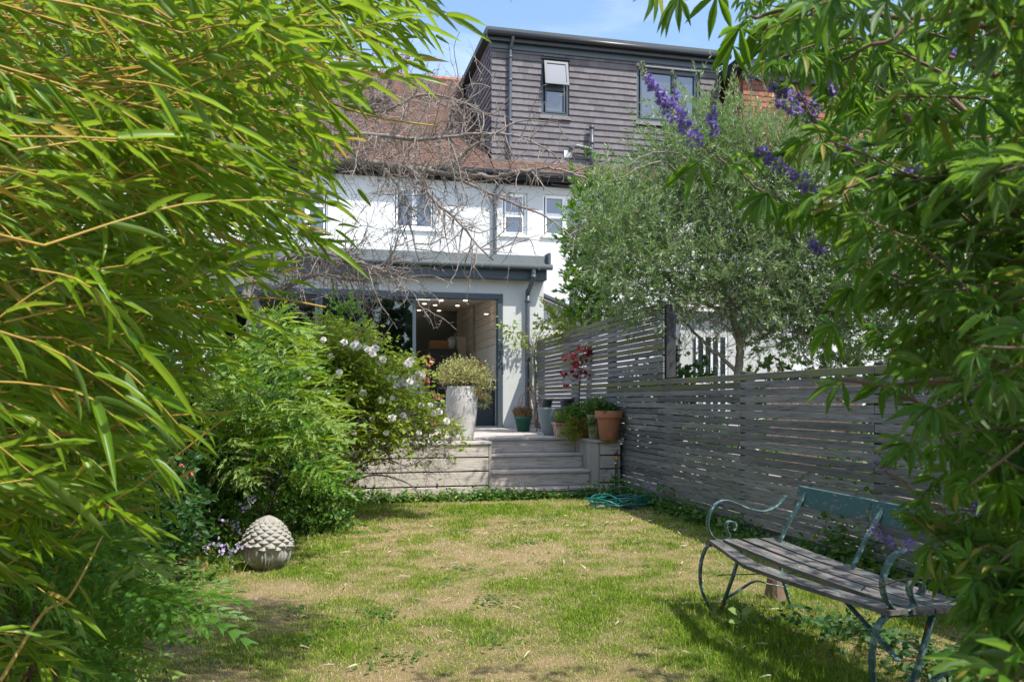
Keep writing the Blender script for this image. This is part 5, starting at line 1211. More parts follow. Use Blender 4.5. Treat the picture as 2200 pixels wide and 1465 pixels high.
for i, (x, y) in enumerate(fl):
    Y = 7.5+.3*rng.random() if x > 660 else 6.9; p = W(x, y, Y); s = .078*(.75+.4*rng.random()) if i not in (14, 16, 17, 21, 22, 34) else .055
    put('flower', RM_[i % 3], rb, p, rng.normal(size=3)*[1, .2, .3], Vector((.15*rng.normal(), -1, .55+.3*rng.normal())), s, s)

# ================================================================ CUT-LEAVED SHRUBS ON THE LEFT
T_STRAP = t_serr(3)
def frond_mesh(seed, mat, nl=5):
    r_ = np.random.default_rng(seed); P = []; D = []; N = []; Ln = []
    rach = lambda t: np.array([t, 0, .05*math.sin(3*t)-.13*t*t])
    for k in range(nl):
        t = .22+.68*k/(nl-1)
        for sg in (-1, 1):
            P.append(rach(t)); a = R(62-30*t+r_.normal()*5); D.append([math.cos(a), sg*math.sin(a), -.12+.1*r_.normal()]); N.append([.15*r_.normal(), .2*sg+.1*r_.normal(), 1]); Ln.append(.44*math.sin(math.pi*(.25+.6*t))+.04*r_.normal())
    P.append(rach(.95)); D.append([1, 0, -.3]); N.append([0, 0, 1]); Ln.append(.42)
    a = leaves(T_STRAP if seed < 9 else T_CUT, P, D, N, np.array(Ln)*1.5, np.array(Ln)*.44, np.full(len(P), .4)+r_.random(len(P))*.2)
    m = MB(); m.tube([Vector(rach(t)) for t in np.linspace(0, .97, 8)], [.009-.0008*i for i in range(8)], 4, False)
    V = np.array([list(v) for v in m.v]); q = np.array(m.q); b_ = (V, q, np.zeros((0, 3), int), np.full(len(V), .95)); return leaf_mesh('frond', join([a, b_]), mat)
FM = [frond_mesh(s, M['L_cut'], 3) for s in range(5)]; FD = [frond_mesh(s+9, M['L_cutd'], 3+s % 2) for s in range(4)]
cs0 = W(560, 1150, 6.9); cs0.z = 0
cs = thing('cut_leaved_shrub', 'bright yellow-green shrub with cut, toothed leaves left of the rose', 'shrub', cs0)
CP = [(560, 670), (620, 690), (665, 730), (660, 800), (700, 870), (715, 930), (690, 985), (715, 1040), (650, 1040), (560, 1010), (500, 1060), (440, 1000), (430, 850), (500, 740)]
b = MB(); k = 0
while k < 215:
    x, y = 420+310*rng.random(), 650+420*rng.random()
    if not inpoly(x, y, CP): continue
    Y = 5.7+1.5*rng.random(); p = W(x, y, Y); out = Vector((p.x-cs0.x, (p.y-cs0.y)*.8-.25, .35+.25*rng.normal())).normalized(); out = (out+Vector((.75, -.15, .05))+Vector(rng.normal(size=3)*.35)).normalized()
    s = .27+.16*rng.random(); st = p-out*s*.6
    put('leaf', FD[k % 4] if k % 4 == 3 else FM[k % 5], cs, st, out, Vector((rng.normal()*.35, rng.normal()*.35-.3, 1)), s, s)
    if k % 4 == 0 and st.z < 1.3: b.tube(curve([cs0+Vector((rng.normal()*.08, rng.normal()*.08, 0)), cs0.lerp(st, .6)+Vector((0, 0, .12)), st], 4), [.006]*4+[.004]*5, 4, False)
    k += 1
b.build('stems', M['dbark'], cs, True)['kind'] = 'stuff'
cd0 = W(100, 1400, 2.6); cd0.z = 0
cd = thing('cut_leaved_shrub', 'low dark green cut-leaved shrub spreading in the bottom left foreground', 'shrub', cd0)
b = MB(); k = 0
CQ = [(0, 1130), (160, 1100), (300, 1160), (400, 1230), (430, 1290), (300, 1330), (340, 1420), (270, 1465), (0, 1465)]
while k < 90:
    x, y = 430*rng.random(), 1100+400*rng.random()
    if not inpoly(x, y, CQ): continue
    Y = 1.9+1.1*rng.random(); p = W(x, y, Y)
    if p.z < .03: p.z = .03+.05*rng.random()
    out = (Vector((.9, -.15, -.05+.25*rng.normal()))+Vector(rng.normal(size=3)*.4)).normalized(); s = .17+.1*rng.random(); st = p-out*s*.7
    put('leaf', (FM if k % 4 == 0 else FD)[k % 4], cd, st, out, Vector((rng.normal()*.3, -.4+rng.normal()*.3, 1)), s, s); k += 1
    if k % 3 == 0: b.tube(curve([cd0+Vector((rng.normal()*.1, rng.normal()*.2, 0)), cd0.lerp(st, .6)+Vector((0, 0, .1)), st], 4), .003, 4, False)
b.build('stems', M['dbark'], cd, True)['kind'] = 'stuff'
# ---- mixed border masses: back hedge and undergrowth
def mass(nm, lb, cat, lobs, n, T, ln, wd, mt_, up_=.3, jit=1.0, kind=None, twig=.2, sm=False):
    c0 = Vector((lobs[0][0], lobs[0][1], 0)); t = thing(nm, lb, cat, c0); ar, S, E = treecrown(lobs, n, T, ln, wd, (0, 0, up_), twig, jit, 12)
    V = ar[0]; V[:, 2] = np.maximum(V[:, 2], .01); o = leafobj('foliage', ar, M[mt_], t, smooth=sm)
    q = sprays(S, E, .0022, .5); q.v = [(p[0], p[1], max(p[2], .01)) for p in q.v]; q.build('stems', M['dbark'], t, True)['kind'] = 'stuff'; return t
def LB(x, y, z, a, b_, c): return (x, y, z, a, b_, c)
mass('hedge', 'tall dark mixed hedge down the left side of the garden', 'hedge', [LB(-3.4, 4.6, 1.2, .5, 1.5, 1.3), LB(-3.7, 7.2, 1.3, .6, 1.6, 1.3), LB(-4.2, 9.6, 1.2, .8, 1.2, 1.2), LB(-3.3, 3.0, 1.0, .5, 1.0, 1.2), LB(-3.2, 6.0, .6, .5, 1.2, .8)], 24000, T_ROU, .075, .045, 'L_dark')
mass('dark_shrub', 'dense dark green shrub behind the cut-leaved bush', 'shrub', [LB(-2.6, 6.6, .7, .5, .5, .8), LB(-2.9, 5.6, .9, .5, .6, .9), LB(-2.4, 5.3, .45, .35, .5, .5), LB(-2.5, 7.6, .9, .6, .5, .8)], 15000, T_ROU, .06, .04, 'L_dark')
mass('rounded_shrub', 'low dark glossy shrub with rounded leaves behind the stone finial', 'shrub', [OL(668, 1090, 7.3, .34, .3, .33), OL(700, 1150, 7.2, .18, .22, .16), OL(640, 1040, 7.5, .3, .3, .3), OL(720, 1060, 7.6, .2, .3, .35)], 5200, T_ROU, .042, .032, 'L_mid')
mass('leafy_shrub', 'fresh green shrub climbing behind the white roses', 'shrub', [OL(690, 800, 8.9, .4, .3, .5), OL(740, 700, 9.0, .22, .2, .35), OL(620, 760, 8.8, .3, .3, .4), OL(720, 640, 9.0, .12, .15, .3), OL(640, 930, 8.6, .4, .3, .4)], 4600, T_ROU, .058, .034, 'L_mid', .5, .7)
mass('bushy_shrub', 'mid-green bush filling the border beneath the bamboo', 'shrub', [LB(-2.25, 4.9, .35, .4, .5, .4), LB(-2.35, 4.1, .3, .4, .5, .35), LB(-2.7, 4.2, .8, .4, .7, .7)], 9000, T_SML, .06, .03, 'L_dark', .3, 1.2)
mass('hedge_shrub', 'loose green shrubs growing close behind the lower slatted fence', 'shrub', [LB(fx(Y)+.42, Y, .5, .25, .5, .45) for Y in (8.6, 7.9, 6.2, 5.4, 4.6, 3.8)]+[LB(fx(6.9)+.5, 6.9, .2, .25, .4, .2)], 9000, T_ROU, .05, .035, 'L_mid', .3, 1)
mass('hedge_shrub', 'dark evergreen shrubs growing close behind the high slatted fence', 'shrub', [LB(fx(Y)+.55, Y, z_, .3, .5, h_) for Y, z_, h_ in ((9.6, .9, .9), (10.4, 1.0, 1.0), (11.1, .9, .9), (11.8, .8, .8), (12.6, .5, .5), (13.4, .4, .4))], 12000, T_ROU, .06, .04, 'L_dark', .3, 1)
mass('hedge_shrub', 'leafy shrubs behind the tan board panel in the neighbouring garden', 'shrub', [LB(x_, 10.3, .9, .5, .4, .95) for x_ in (3.3, 4.2, 5.2)], 9000, T_ROU, .08, .05, 'L_mid')
mass('hedge', 'tall dark hedge on the far side of the neighbouring garden', 'hedge', [LB(6.2, Y, 1.0, .7, 1.2, 1.4) for Y in (4, 6, 8, 10, 12)], 16000, T_ROU, .1, .07, 'L_dark')
mass('border_plants', 'low leafy plants at the foot of the cut-leaved bush', 'plants', [LB(-2.15, 6.5, .18, .35, .35, .25), LB(-1.9, 7.2, .15, .35, .35, .22), LB(-2.5, 6.0, .25, .3, .4, .3)], 4200, T_ROU, .045, .03, 'L_mid', .4, 1)
# small lilac flowers in the border near the finial
fb = W(495, 1200, 5.9); fb.z = 0; lf = thing('lilac_flowers', 'low clump of small lilac flowers left of the stone finial', 'flowers', fb)
ar, S, E = treecrown([OL(500, 1190, 5.9, .22, .25, .25), OL(430, 1220, 5.4, .22, .25, .15), OL(520, 1120, 6.2, .2, .2, .25), OL(470, 1060, 6.3, .25, .2, .3)], 1900, T_SML, .045, .02, (0, 0, .5), .12, 1, 12); ar[0][:, 2] = np.maximum(ar[0][:, 2], .01)
leafobj('leaves', ar, M['L_mid'], lf)
for x, y in ((466, 1165), (480, 1180), (500, 1125), (510, 1140), (532, 1080), (540, 1075), (525, 1090), (495, 1185), (425, 1250), (440, 1262), (408, 1240), (370, 1240), (418, 1150), (500, 1200), (478, 1120), (515, 1170), (445, 1180)):
    flower_cluster(W(x, y, 5.45 if y > 1150 else 5.9), 9, .018, .028, 'petall', lf)
flower_cluster(W(395, 1022, 5.2), 12, .02, .03, 'petalr', lf); flower_cluster(W(380, 1000, 5.2), 9, .02, .03, 'petalr', lf)

# ================================================================ GROUND COVER AND GRASS
def cover(nm, lb, pts, n, sp, h, ln, mt_='L_mid', T=T_ROU, w_=.75):
    pts = np.array(pts); i = rng.integers(0, len(pts)-1, n); t = rng.random((n, 1)); P = pts[i]*(1-t)+pts[i+1]*t
    P = P+rng.normal(size=(n, 2))*sp; z = np.abs(rng.normal(size=n))*h*(.4+1.2*vnoise(P[:, 0], P[:, 1], 4))+.008
    a = leaves(T, np.c_[P, z], rng.normal(size=(n, 3))*[1, 1, .35], rng.normal(size=(n, 3))*.5+[0, -.2, 1], ln*(.6+.7*rng.random(n)), ln*w_*(.6+.5*rng.random(n)))
    a[0][:, 2] = np.maximum(a[0][:, 2], .006); o = leafobj(nm, a, M[mt_]); tag(o, lb, 'ground cover'); return o
fb_ = [(HP(u_, DF+.12, 0).x, HP(u_, DF+.12, 0).y) for u_ in np.linspace(-3.2, .1, 9)]
cover('ground_cover', 'strip of low creeping plants along the foot of the deck', fb_, 4200, .07, .05, .045)
cover('weeds', 'green weeds growing along the base of the slatted fence', [(fx(Y)-.1, Y) for Y in (9.4, 8.6, 7.6, 6.6, 5.6, 4.8)], 2600, .07, .07, .05)
cover('weeds', 'taller weeds behind the hose at the corner of the timber box', [(1.05, 9.55), (1.35, 9.5), (1.4, 9.2)], 700, .07, .12, .05)
cover('weeds', 'leafy weeds sprouting in the shade beneath the bench', [(1.5, 4.3), (1.85, 3.9), (2.0, 3.1), (1.8, 3.4)], 1300, .16, .03, .04, 'L_dark')
cover('ivy', 'ivy and weeds climbing the slats behind the bench arm', [(fx(5.8)-.08, 5.8), (fx(5.2)-.08, 5.2)], 500, .06, .2, .045)
def blades(n, x0, x1, y0, y1, dens, hgt, wd, tintf, lean=.5, bend=True):
    x = x0+(x1-x0)*rng.random(n); y = y0+(y1-y0)*rng.random(n); k = rng.random(n) < dens(x, y); x, y = x[k], y[k]; n = len(x)
    h = hgt(x, y)*(.5+.9*rng.random(n)); a = rng.random(n)*6.283; w_ = wd*(.6+.8*rng.random(n)); la = rng.random(n)*6.283; le = np.abs(rng.normal(size=n))*lean
    z0 = ghz(x, y); B = np.c_[x, y, z0]; S = np.c_[np.cos(a), np.sin(a), 0*a]*w_[:, None]/2; Dv = np.c_[np.cos(la)*le, np.sin(la)*le, np.ones(n)]; Dv = nrm(Dv)
    Mi = B+Dv*h[:, None]*.55; D2 = nrm(Dv+np.c_[np.cos(la), np.sin(la), -.4+0*a]*.55*le[:, None]); Tp = Mi+D2*h[:, None]*.5
    V = np.stack([B-S, B+S, Mi+S*.7, Mi-S*.7, Tp], 1).reshape(-1, 3); o = np.arange(n)[:, None]*5
    return V, np.concatenate([o+np.array([[0, 1, 2, 3]])]), o+np.array([[3, 2, 4]]), np.repeat(tintf(x, y, n), 5)
def tf(x, y, n): return np.clip(dry(x, y)*1.05+rng.normal(size=n)*.24-.02, 0, 1)
def lush(x, y): return np.clip(1-dry(x, y)*1.5, 0, 1)
inlawn = lambda x, y: ((x < fx(y)-.03) & (x > -2.3+.0*y) & (y < 9.75+.233*(x+.3))).astype(float)
g1 = blades(260000, -2.3, 2.4, 2.6, 6.2, lambda x, y: inlawn(x, y)*(.72+.28*lush(x, y)), lambda x, y: .016+.018*lush(x, y), .0042, tf, .8)
g2 = blades(115000, -2.6, 2.0, 6.2, 9.8, lambda x, y: inlawn(x, y)*(.75+.25*lush(x, y)), lambda x, y: .02+.022*lush(x, y), .0062, tf, .8)
g3 = blades(11000, .75, 2.2, 2.7, 4.9, lambda x, y: np.exp(-((x-1.3-.1*(4-y))/.28)**2)*.7, lambda x, y: .07+0*x, .004, lambda x, y, n: np.clip(.12+rng.normal(size=n)*.14, 0, 1), .6)
g4 = blades(2200, -2.05, -1.45, 5.0, 6.2, lambda x, y: np.exp(-((x+1.95)/.13)**2-((y-5.5)/.25)**2), lambda x, y: .09+0*x, .004, lambda x, y, n: np.clip(.2+rng.normal(size=n)*.15, 0, 1), .6)
o = leafobj('grass', join([g1, g2, g3, g4]), M['grass'], smooth=False); tag(o, 'short patchy summer lawn of green and straw-dry grass', 'grass')
nc = 46; cx_ = rng.uniform(-1.7, 1.5, nc); cy_ = rng.uniform(2.9, 9.2, nc); ci = rng.integers(0, nc, 1500)
x = cx_[ci]+rng.normal(size=1500)*.06; y = cy_[ci]+rng.normal(size=1500)*.07
a = leaves(T_ROU, np.c_[x, y, .012+.012*rng.random(1500)], rng.normal(size=(1500, 3))*[1, 1, .2], rng.normal(size=(1500, 3))*.3+[0, 0, 1], .022+.022*rng.random(1500), .016)
o = leafobj('lawn_weeds', a, M['L_mid']); tag(o, 'low clover and weeds dotted through the lawn', 'weeds')
n = 170; x = rng.uniform(-1.9, 1.6, n); y = rng.uniform(2.8, 8.5, n)
a = leaves(T_BAM, np.c_[x, y, .03+.015*rng.random(n)], rng.normal(size=(n, 3))*[1, 1, .12], rng.normal(size=(n, 3))*.35+[0, 0, 1], .04+.05*rng.random(n), .006+.006*rng.random(n))
M['dryleaf'] = m_leaf('fallen_leaf', (.5, .4, .26), (.62, .54, .4), (.5, .4, .25), .15, .8)
o = leafobj('fallen_leaves', a, M['dryleaf']); tag(o, 'pale fallen bamboo leaves scattered over the lawn', 'fallen leaves')
sd_ = W(1588, 1290, 4.1); sd_.z = 0; sg = thing('seedling', 'single bright green seedling in the grass before the bench', 'plant', sd_)
b = MB(); b.tube([sd_, sd_+Vector((.01, 0, .1))], .003, 5); b.build('stem', M['L_mid'], sg)
for q, dd in enumerate(((-1, -.1, .5), (.9, -.3, .7), (-.9, -.4, .05), (.5, .6, .3))):
    me_ = None; V, F4, F3, t = leaves(T_ROU, np.array([sd_+Vector((.01, 0, .1 if q < 2 else .07))]), np.array([dd], float), np.array([[0, -.6, 1.]]), .075, .05, np.array([.9])); npmesh('leaf', V, [F4, F3], M['L_cut'], sg, tint=t, smooth=True)

# ================================================================ BAMBOO, LEFT FOREGROUND
bm0 = Vector((-1.75, 2.5, 0))
bm = thing('bamboo', 'golden-caned bamboo arching over the whole left foreground', 'bamboo', bm0)
XM = [(0, 1050), (60, 1045), (120, 1000), (180, 950), (220, 830), (280, 800), (330, 820), (400, 800), (440, 800), (500, 810), (560, 730), (620, 640), (680, 650), (740, 580), (800, 540), (860, 500), (950, 490), (1050, 440), (1150, 370), (1250, 270), (1350, 240), (1465, 270)]
xm = lambda y: np.interp(y, [q[0] for q in XM], [q[1] for q in XM])
sp_l = []; LP = [[], [], [], [], []]; sb = MB(); nb = 0
while nb < 1150:
    y = -60+1540*rng.random(); x = -150+1150*rng.random(); lim = xm(y)-45
    if x > lim: continue
    if x > lim-330 and rng.random() > (lim-x)/330*.9+.2: continue
    Y = 1.42+rng.random()**1.1*2.0
    if y > 700 and rng.random() < .25: continue
    if x > lim-330: Y = 1.4+1.7*rng.random()
    tip = W(x, y, Y)
    if tip.z < .1: continue
    an = R(-14+19*rng.normal()); d = Vector((math.cos(an), .55*rng.normal(), math.sin(an))).normalized()
    ln = (.22+.2*rng.random()); p0 = tip-d*ln; mid_ = p0.lerp(tip, .5)+Vector((0, 0, .02+.03*rng.random()))
    pts = curve([p0, mid_, tip], 4); sb.tube(pts, [.0019-.00013*i for i in range(len(pts))], 4, False); sp_l.append(p0)
    m = int(7+4*rng.random()); side = Vector((d.y, -d.x, 0)).normalized(); vert = side.cross(d)
    for k in range(m):
        t = .3+.7*(k+.6)/m; q = pts[min(len(pts)-1, int(t*(len(pts)-1)))].copy(); sg_ = 1 if k % 2 else -1
        dd = (d*.85+vert*sg_*(.26+.12*rng.normal())+side*.35*rng.normal()+Vector((0, 0, -.11))).normalized()
        if k == m-1: dd = (d+Vector((0, 0, -.12))).normalized()
        LP[0].append(q); LP[1].append(dd); LP[2].append(Vector(rng.normal(size=3)*.55)+Vector((.1, -.35, .8))); big_ = 1.55 if rng.random() < .09 else 1; LP[3].append((.055+.06*rng.random())*big_); LP[4].append((.0095+.0055*rng.random())*big_)
    nb += 1
P = np.array([list(v) for v in LP[0]]); D = np.array([list(v) for v in LP[1]]); N = np.array([list(v) for v in LP[2]]); Ln = np.array(LP[3]); Wd = np.array(LP[4])
px_ = P[:, 0]/P[:, 1]*FP+PX; py_ = HY-(P[:, 2]-HC)/P[:, 1]*FP; size = Ln/P[:, 1]*((px_ > 0) & (px_ < 1100) & (py_ > 0) & (py_ < 1465)); od = np.argsort(-size); big, rest = od[:300], od[300:]
ll = []
for s in range(6):
    V, f4, f3 = lance(((0, .1), (.05, .75), (.22, 1), (.5, .95), (.75, .6), (1, 0)), fold=.5, droop=.05+.1*s*.5); me = leaf_mesh('leaf', (V.copy(), f4, f3, np.full(len(V), .08+.15*s)), M['L_bam']); ll.append(me)
for j in big: put('leaf', ll[j % 6], bm, P[j], D[j], N[j], Ln[j], Wd[j])
leafobj('foliage', leaves(T_BAM, P[rest], D[rest], N[rest], Ln[rest], Wd[rest]), M['L_bam'], bm)
n = 7500                                              # the darker inside of the clump, further back
x = rng.uniform(-150, 1, n)+0*rng.random(n); y = rng.uniform(-50, 1400, n); x = x+rng.random(n)*(np.clip(xm(y)-120, 100, 900)+150)*(.35+.65*rng.random(n)); Y = 2.3+1.5*rng.random(n)
Pb = np.c_[(x-PX)/FP*Y, Y, HC-(y-HY)/FP*Y]; k = Pb[:, 2] > .15; Pb = Pb[k]; n = len(Pb); an = np.radians(-20+24*rng.normal(size=n))
leafobj('inner_foliage', leaves(T_BAM, Pb, np.c_[np.cos(an), rng.normal(size=n)*.6, np.sin(an)], rng.normal(size=(n, 3))*.6+[0, -.3, .8], .08+.06*rng.random(n), .014), M['L_bam'], bm)
n = 4200                                              # the crown arches on above the picture and shades the lawn corner
Pb = np.c_[rng.uniform(-1.0, .4, n), rng.uniform(2.0, 3.3, n), rng.uniform(2.7, 3.6, n)]; k = HY-(Pb[:, 2]-HC)/Pb[:, 1]*FP < -60; Pb = Pb[k]; n = len(Pb); an = np.radians(-15+24*rng.normal(size=n))
leafobj('upper_foliage', leaves(T_BAM, Pb, np.c_[np.cos(an), rng.normal(size=n)*.6, np.sin(an)], rng.normal(size=(n, 3))*.6+[0, -.3, .8], .08+.06*rng.random(n), .014), M['L_bam'], bm)
for p0 in sp_l:                                       # wiry side branches back towards the canes
    if rng.random() < .6:
        c_ = p0+Vector((-1, .3*rng.normal(), .15*rng.normal()-.05)); e = p0.lerp(c_, min(1, (.35+.3*rng.random())/max(.01, (c_-p0).length))); sb.tube(curve([p0, p0.lerp(e, .5)+Vector((0, 0, .03)), e], 4), [.0019, .002, .002, .0022, .0022, .0024, .0024, .0026, .0026], 4, False)
for pts in ([(-100, 260, 1.9), (120, 420, 1.8), (300, 370, 1.7), (460, 350, 1.7), (600, 385, 1.7)], [(-60, 560, 1.9), (100, 500, 1.8), (250, 410, 1.8), (480, 395, 1.75), (660, 420, 1.7), (700, 450, 1.7)], [(50, 760, 2.2), (200, 690, 2.1), (380, 660, 2.0), (560, 640, 1.9), (700, 660, 1.9)],
            [(-50, 130, 1.6), (200, 180, 1.6), (420, 120, 1.6), (560, 110, 1.6), (760, 130, 1.6)], [(100, 1300, 2.0), (140, 1180, 2.0), (240, 1080, 1.9), (300, 1040, 1.9), (480, 900, 1.9)], [(-20, 520, 1.5), (80, 500, 1.5), (200, 400, 1.5), (330, 300, 1.5), (520, 130, 1.5)], [(0, 940, 2), (180, 930, 2), (300, 900, 2), (480, 885, 2), (500, 880, 2)], [(0, 1465, 1.7), (90, 1320, 1.8), (150, 1280, 1.8), (220, 1150, 1.9)], [(480, 180, 2.4), (640, 200, 2.4), (800, 250, 2.4), (940, 272, 2.4)]):
    c = curve(WP(pts), 6); sb.tube(c, [.0042-.0001*i for i in range(len(c))], 5)
sb.build('branches', M['culm'], bm, True)['kind'] = 'stuff'
for i in range(13):
    x0 = bm0+Vector((.18*rng.normal()-.25, .22*rng.normal(), 0)); h = 2.3+.9*rng.random(); lean = .35+.5*rng.random(); r_ = .009+.006*rng.random(); b = MB(); pts = []; rs = []; n = 30
    for k in range(n+1):
        t = k/n; pts.append(x0+Vector((lean*t**1.9, -.25*t*t*rng.random()*0-.12*t, h*t*(1-.12*t)))); rs.append(r_*(1-.6*t)*(1.22 if k % 4 == 0 else 1))
    b.tube(pts, rs, 8); b.build('cane', M['culm'], bm, True)
for px1, py1, px2, py2, Y in ((140, 1120, 215, 840, 2.7), (182, 760, 205, 560, 2.6), (90, 1080, 130, 700, 2.8), (150, 900, 182, 760, 2.6)):
    a, c = W(px1, py1, Y), W(px2, py2, Y); d = (c-a).normalized(); a = a-d*(a.z/d.z); c = c+d*.1; n = 24; b = MB(); b.tube([a.lerp(c, k/n) for k in range(n+1)], [.009*(1.25 if k % 5 == 0 else 1) for k in range(n+1)], 8); b.build('cane', M['culm'], bm, True)

# ================================================================ CHASTE TREE, RIGHT FOREGROUND
vt0 = Vector((2.05, 1.9, 0))
vx = thing('chaste_tree', 'large palm-leaved shrub with violet flower spikes filling the right foreground', 'shrub', vt0)
def palm_mesh(seed):
    r_ = np.random.default_rng(seed); nl = (5, 7, 5, 6, 7, 5, 5, 6)[seed]; an = np.radians(np.linspace(-82, 82, nl)+r_.normal(size=nl)*6); ln = .62+.38*np.cos(an*.8); ln = ln/ln.max()
    D = np.c_[np.cos(an), np.sin(an), -.25-.35*r_.random(nl)]; a = leaves(T_VIT, np.tile([.0, 0, 0], (nl, 1)), D, np.c_[r_.normal(size=nl)*.25, r_.normal(size=nl)*.35, np.ones(nl)], ln, .18*ln+.015, .1*seed+.06*r_.random(nl))
    m = MB(); m.tube([Vector((-.42, 0, .1)), Vector((-.2, 0, .05)), Vector((0, 0, 0))], .011, 4, False); V = np.array([list(v) for v in m.v]); return leaf_mesh('leaf', join([a, (V, np.array(m.q), np.zeros((0, 3), int), np.full(len(V), .9))]), M['L_vit'])
PM = [palm_mesh(s) for s in range(8)]
VM = [(-60, 1560), (20, 1600), (80, 1600), (150, 1660), (220, 1720), (300, 1770), (380, 1740), (450, 1740), (520, 1760), (600, 1790), (700, 1850), (760, 1900), (820, 1880), (900, 1890), (1000, 1930), (1100, 1930), (1200, 1990), (1300, 2050), (1465, 2110)]
vm = lambda y: np.interp(y, [q[0] for q in VM], [q[1] for q in VM])
VL = []; vst = []
for i_ in range(245):                                 # arching shoots with pairs of fingered leaves
    while True:
        y = -20+1540*rng.random(); lim = vm(y)-10; x = lim+(2330-lim)*rng.random()**(1.25 if i_ % 2 else .8); Y = 1.2+1.3*rng.random() if x < 1950 else .95+1.5*rng.random(); tip = W(x, y, Y)
        if tip.z > .25: break
    ln = .3+.3*rng.random(); root = tip+Vector((ln*.9, .25*rng.normal()*ln, ln*(-.35+.45*rng.normal()))); m_ = root.lerp(tip, .55)+Vector((0, 0, .05+.05*rng.random()))
    c = curve([root, m_, tip], 6); vst.append(c); nd = int(ln/.04)
    for k in range(nd):
        t = 1-(k+.2)*.04/ln
        if t < .12: break
        f = t*(len(c)-1.001); q = c[int(f)].lerp(c[int(f)+1], f % 1); d = (c[min(int(f)+1, len(c)-1)]-c[int(f)]).normalized()
        e = d.orthogonal().normalized(); e.rotate(Matrix.Rotation(k*math.pi/2+rng.normal()*.35, 3, d)); s = (.038+.042*rng.random())*(.55 if k == 0 else .8 if k == 1 else 1)
        for sg in (-1, 1):
            if rng.random() < .12: continue
            o_ = (e*sg*.8+d*.7+Vector((0, 0, -.14))+Vector(rng.normal(size=3)*.25)).normalized(); p = q+o_*s*.42
            px__ = p.x/p.y*FP+PX; VL.append((p, o_, Vector((-.25*rng.random(), -.25, 1))+Vector(rng.normal(size=3)*.35), s, px__, HY-(p.z-HC)/p.y*FP, p.y))
for k_ in range(420):                                 # the part of the crown beyond the right edge, over the bench
    p = Vector((1.75+1.1*rng.random(), 1.7+1.6*rng.random(), 1.35+1.4*rng.random()))
    if p.x/p.y*FP+PX < 2260: continue
    VL.append((p, Vector(rng.normal(size=3)+[.2, .2, -.2]).normalized(), Vector(rng.normal(size=3)*.5)+Vector((0, 0, 1)), .08+.03*rng.random(), 9999, 0, p.y))
for x, y, ax_, ay_ in ((1610, 45, -1, .5), (1590, 60, -.6, 1), (1640, 50, -.3, 1), (1660, 70, .2, 1), (1575, 100, -.5, 1), (1720, 60, -.4, .9), (1760, 40, -.8, .5), (1700, 20, -1, .2), (1780, 110, -.5, .9), (1830, 130, -.4, 1), (1500, 350, -1, .5), (1560, 352, 1, .1), (1650, 415, -1, .4), (1640, 420, -.5, 1), (1690, 440, -.9, .9), (1700, 330, -.8, .1), (1740, 300, -1, .4), (1760, 420, -1, .8), (1720, 450, -.7, 1), (1800, 480, -.9, .8), (1830, 620, -.9, .9), (1790, 700, -1, .6), (1850, 560, -1, .5), (1460, -5, -1, .6), (1540, -10, -.1, 1), (1400, -30, .6, .8), (1600, 330, 1, -.2), (1900, 820, -1, .8), (1810, 820, -1, .2)):
    Y = 1.75+.2*rng.random(); VL.append((W(x, y, Y), Vector((ax_, .3*rng.normal(), -ay_)).normalized(), Vector((rng.normal()*.3, -.6, .6)), .075+.035*rng.random(), x, y, Y))
VL.sort(key=lambda q: -q[3]/q[6]*(1 if q[4] < 2210 and 0 < q[5] < 1465 else 0)); hb_ = []; rest_ = []
for i, (p, out, N_, s, *_r) in enumerate(VL):
    if i < 300: o = put('leaf', PM[i % 8], vx, p, out, N_, s, s)
    else: rest_.append((i % 8, p, out, N_, s))
arrs = []
for m_i in range(8):
    me = PM[m_i]; co = np.zeros(len(me.vertices)*3, np.float32); me.vertices.foreach_get('co', co); co = co.reshape(-1, 3); ti = np.zeros(len(me.vertices), np.float32); me.attributes['tint'].data.foreach_get('value', ti)
    q4 = np.array([list(p.vertices) for p in me.polygons if len(p.vertices) == 4]); q3 = np.array([list(p.vertices) for p in me.polygons if len(p.vertices) == 3])
    for k, p, out, N_, s in rest_:
        if k != m_i: continue
        Dn = out.normalized(); Sd = N_.cross(Dn).normalized(); Mn = Dn.cross(Sd); Rm = np.array([list(Dn), list(Sd), list(Mn)])*s
        arrs.append((co @ Rm+np.array(p), q4, q3, (ti+rng.random()) % 1))
leafobj('foliage', join(arrs), M['L_vit'], vx)
b = MB()
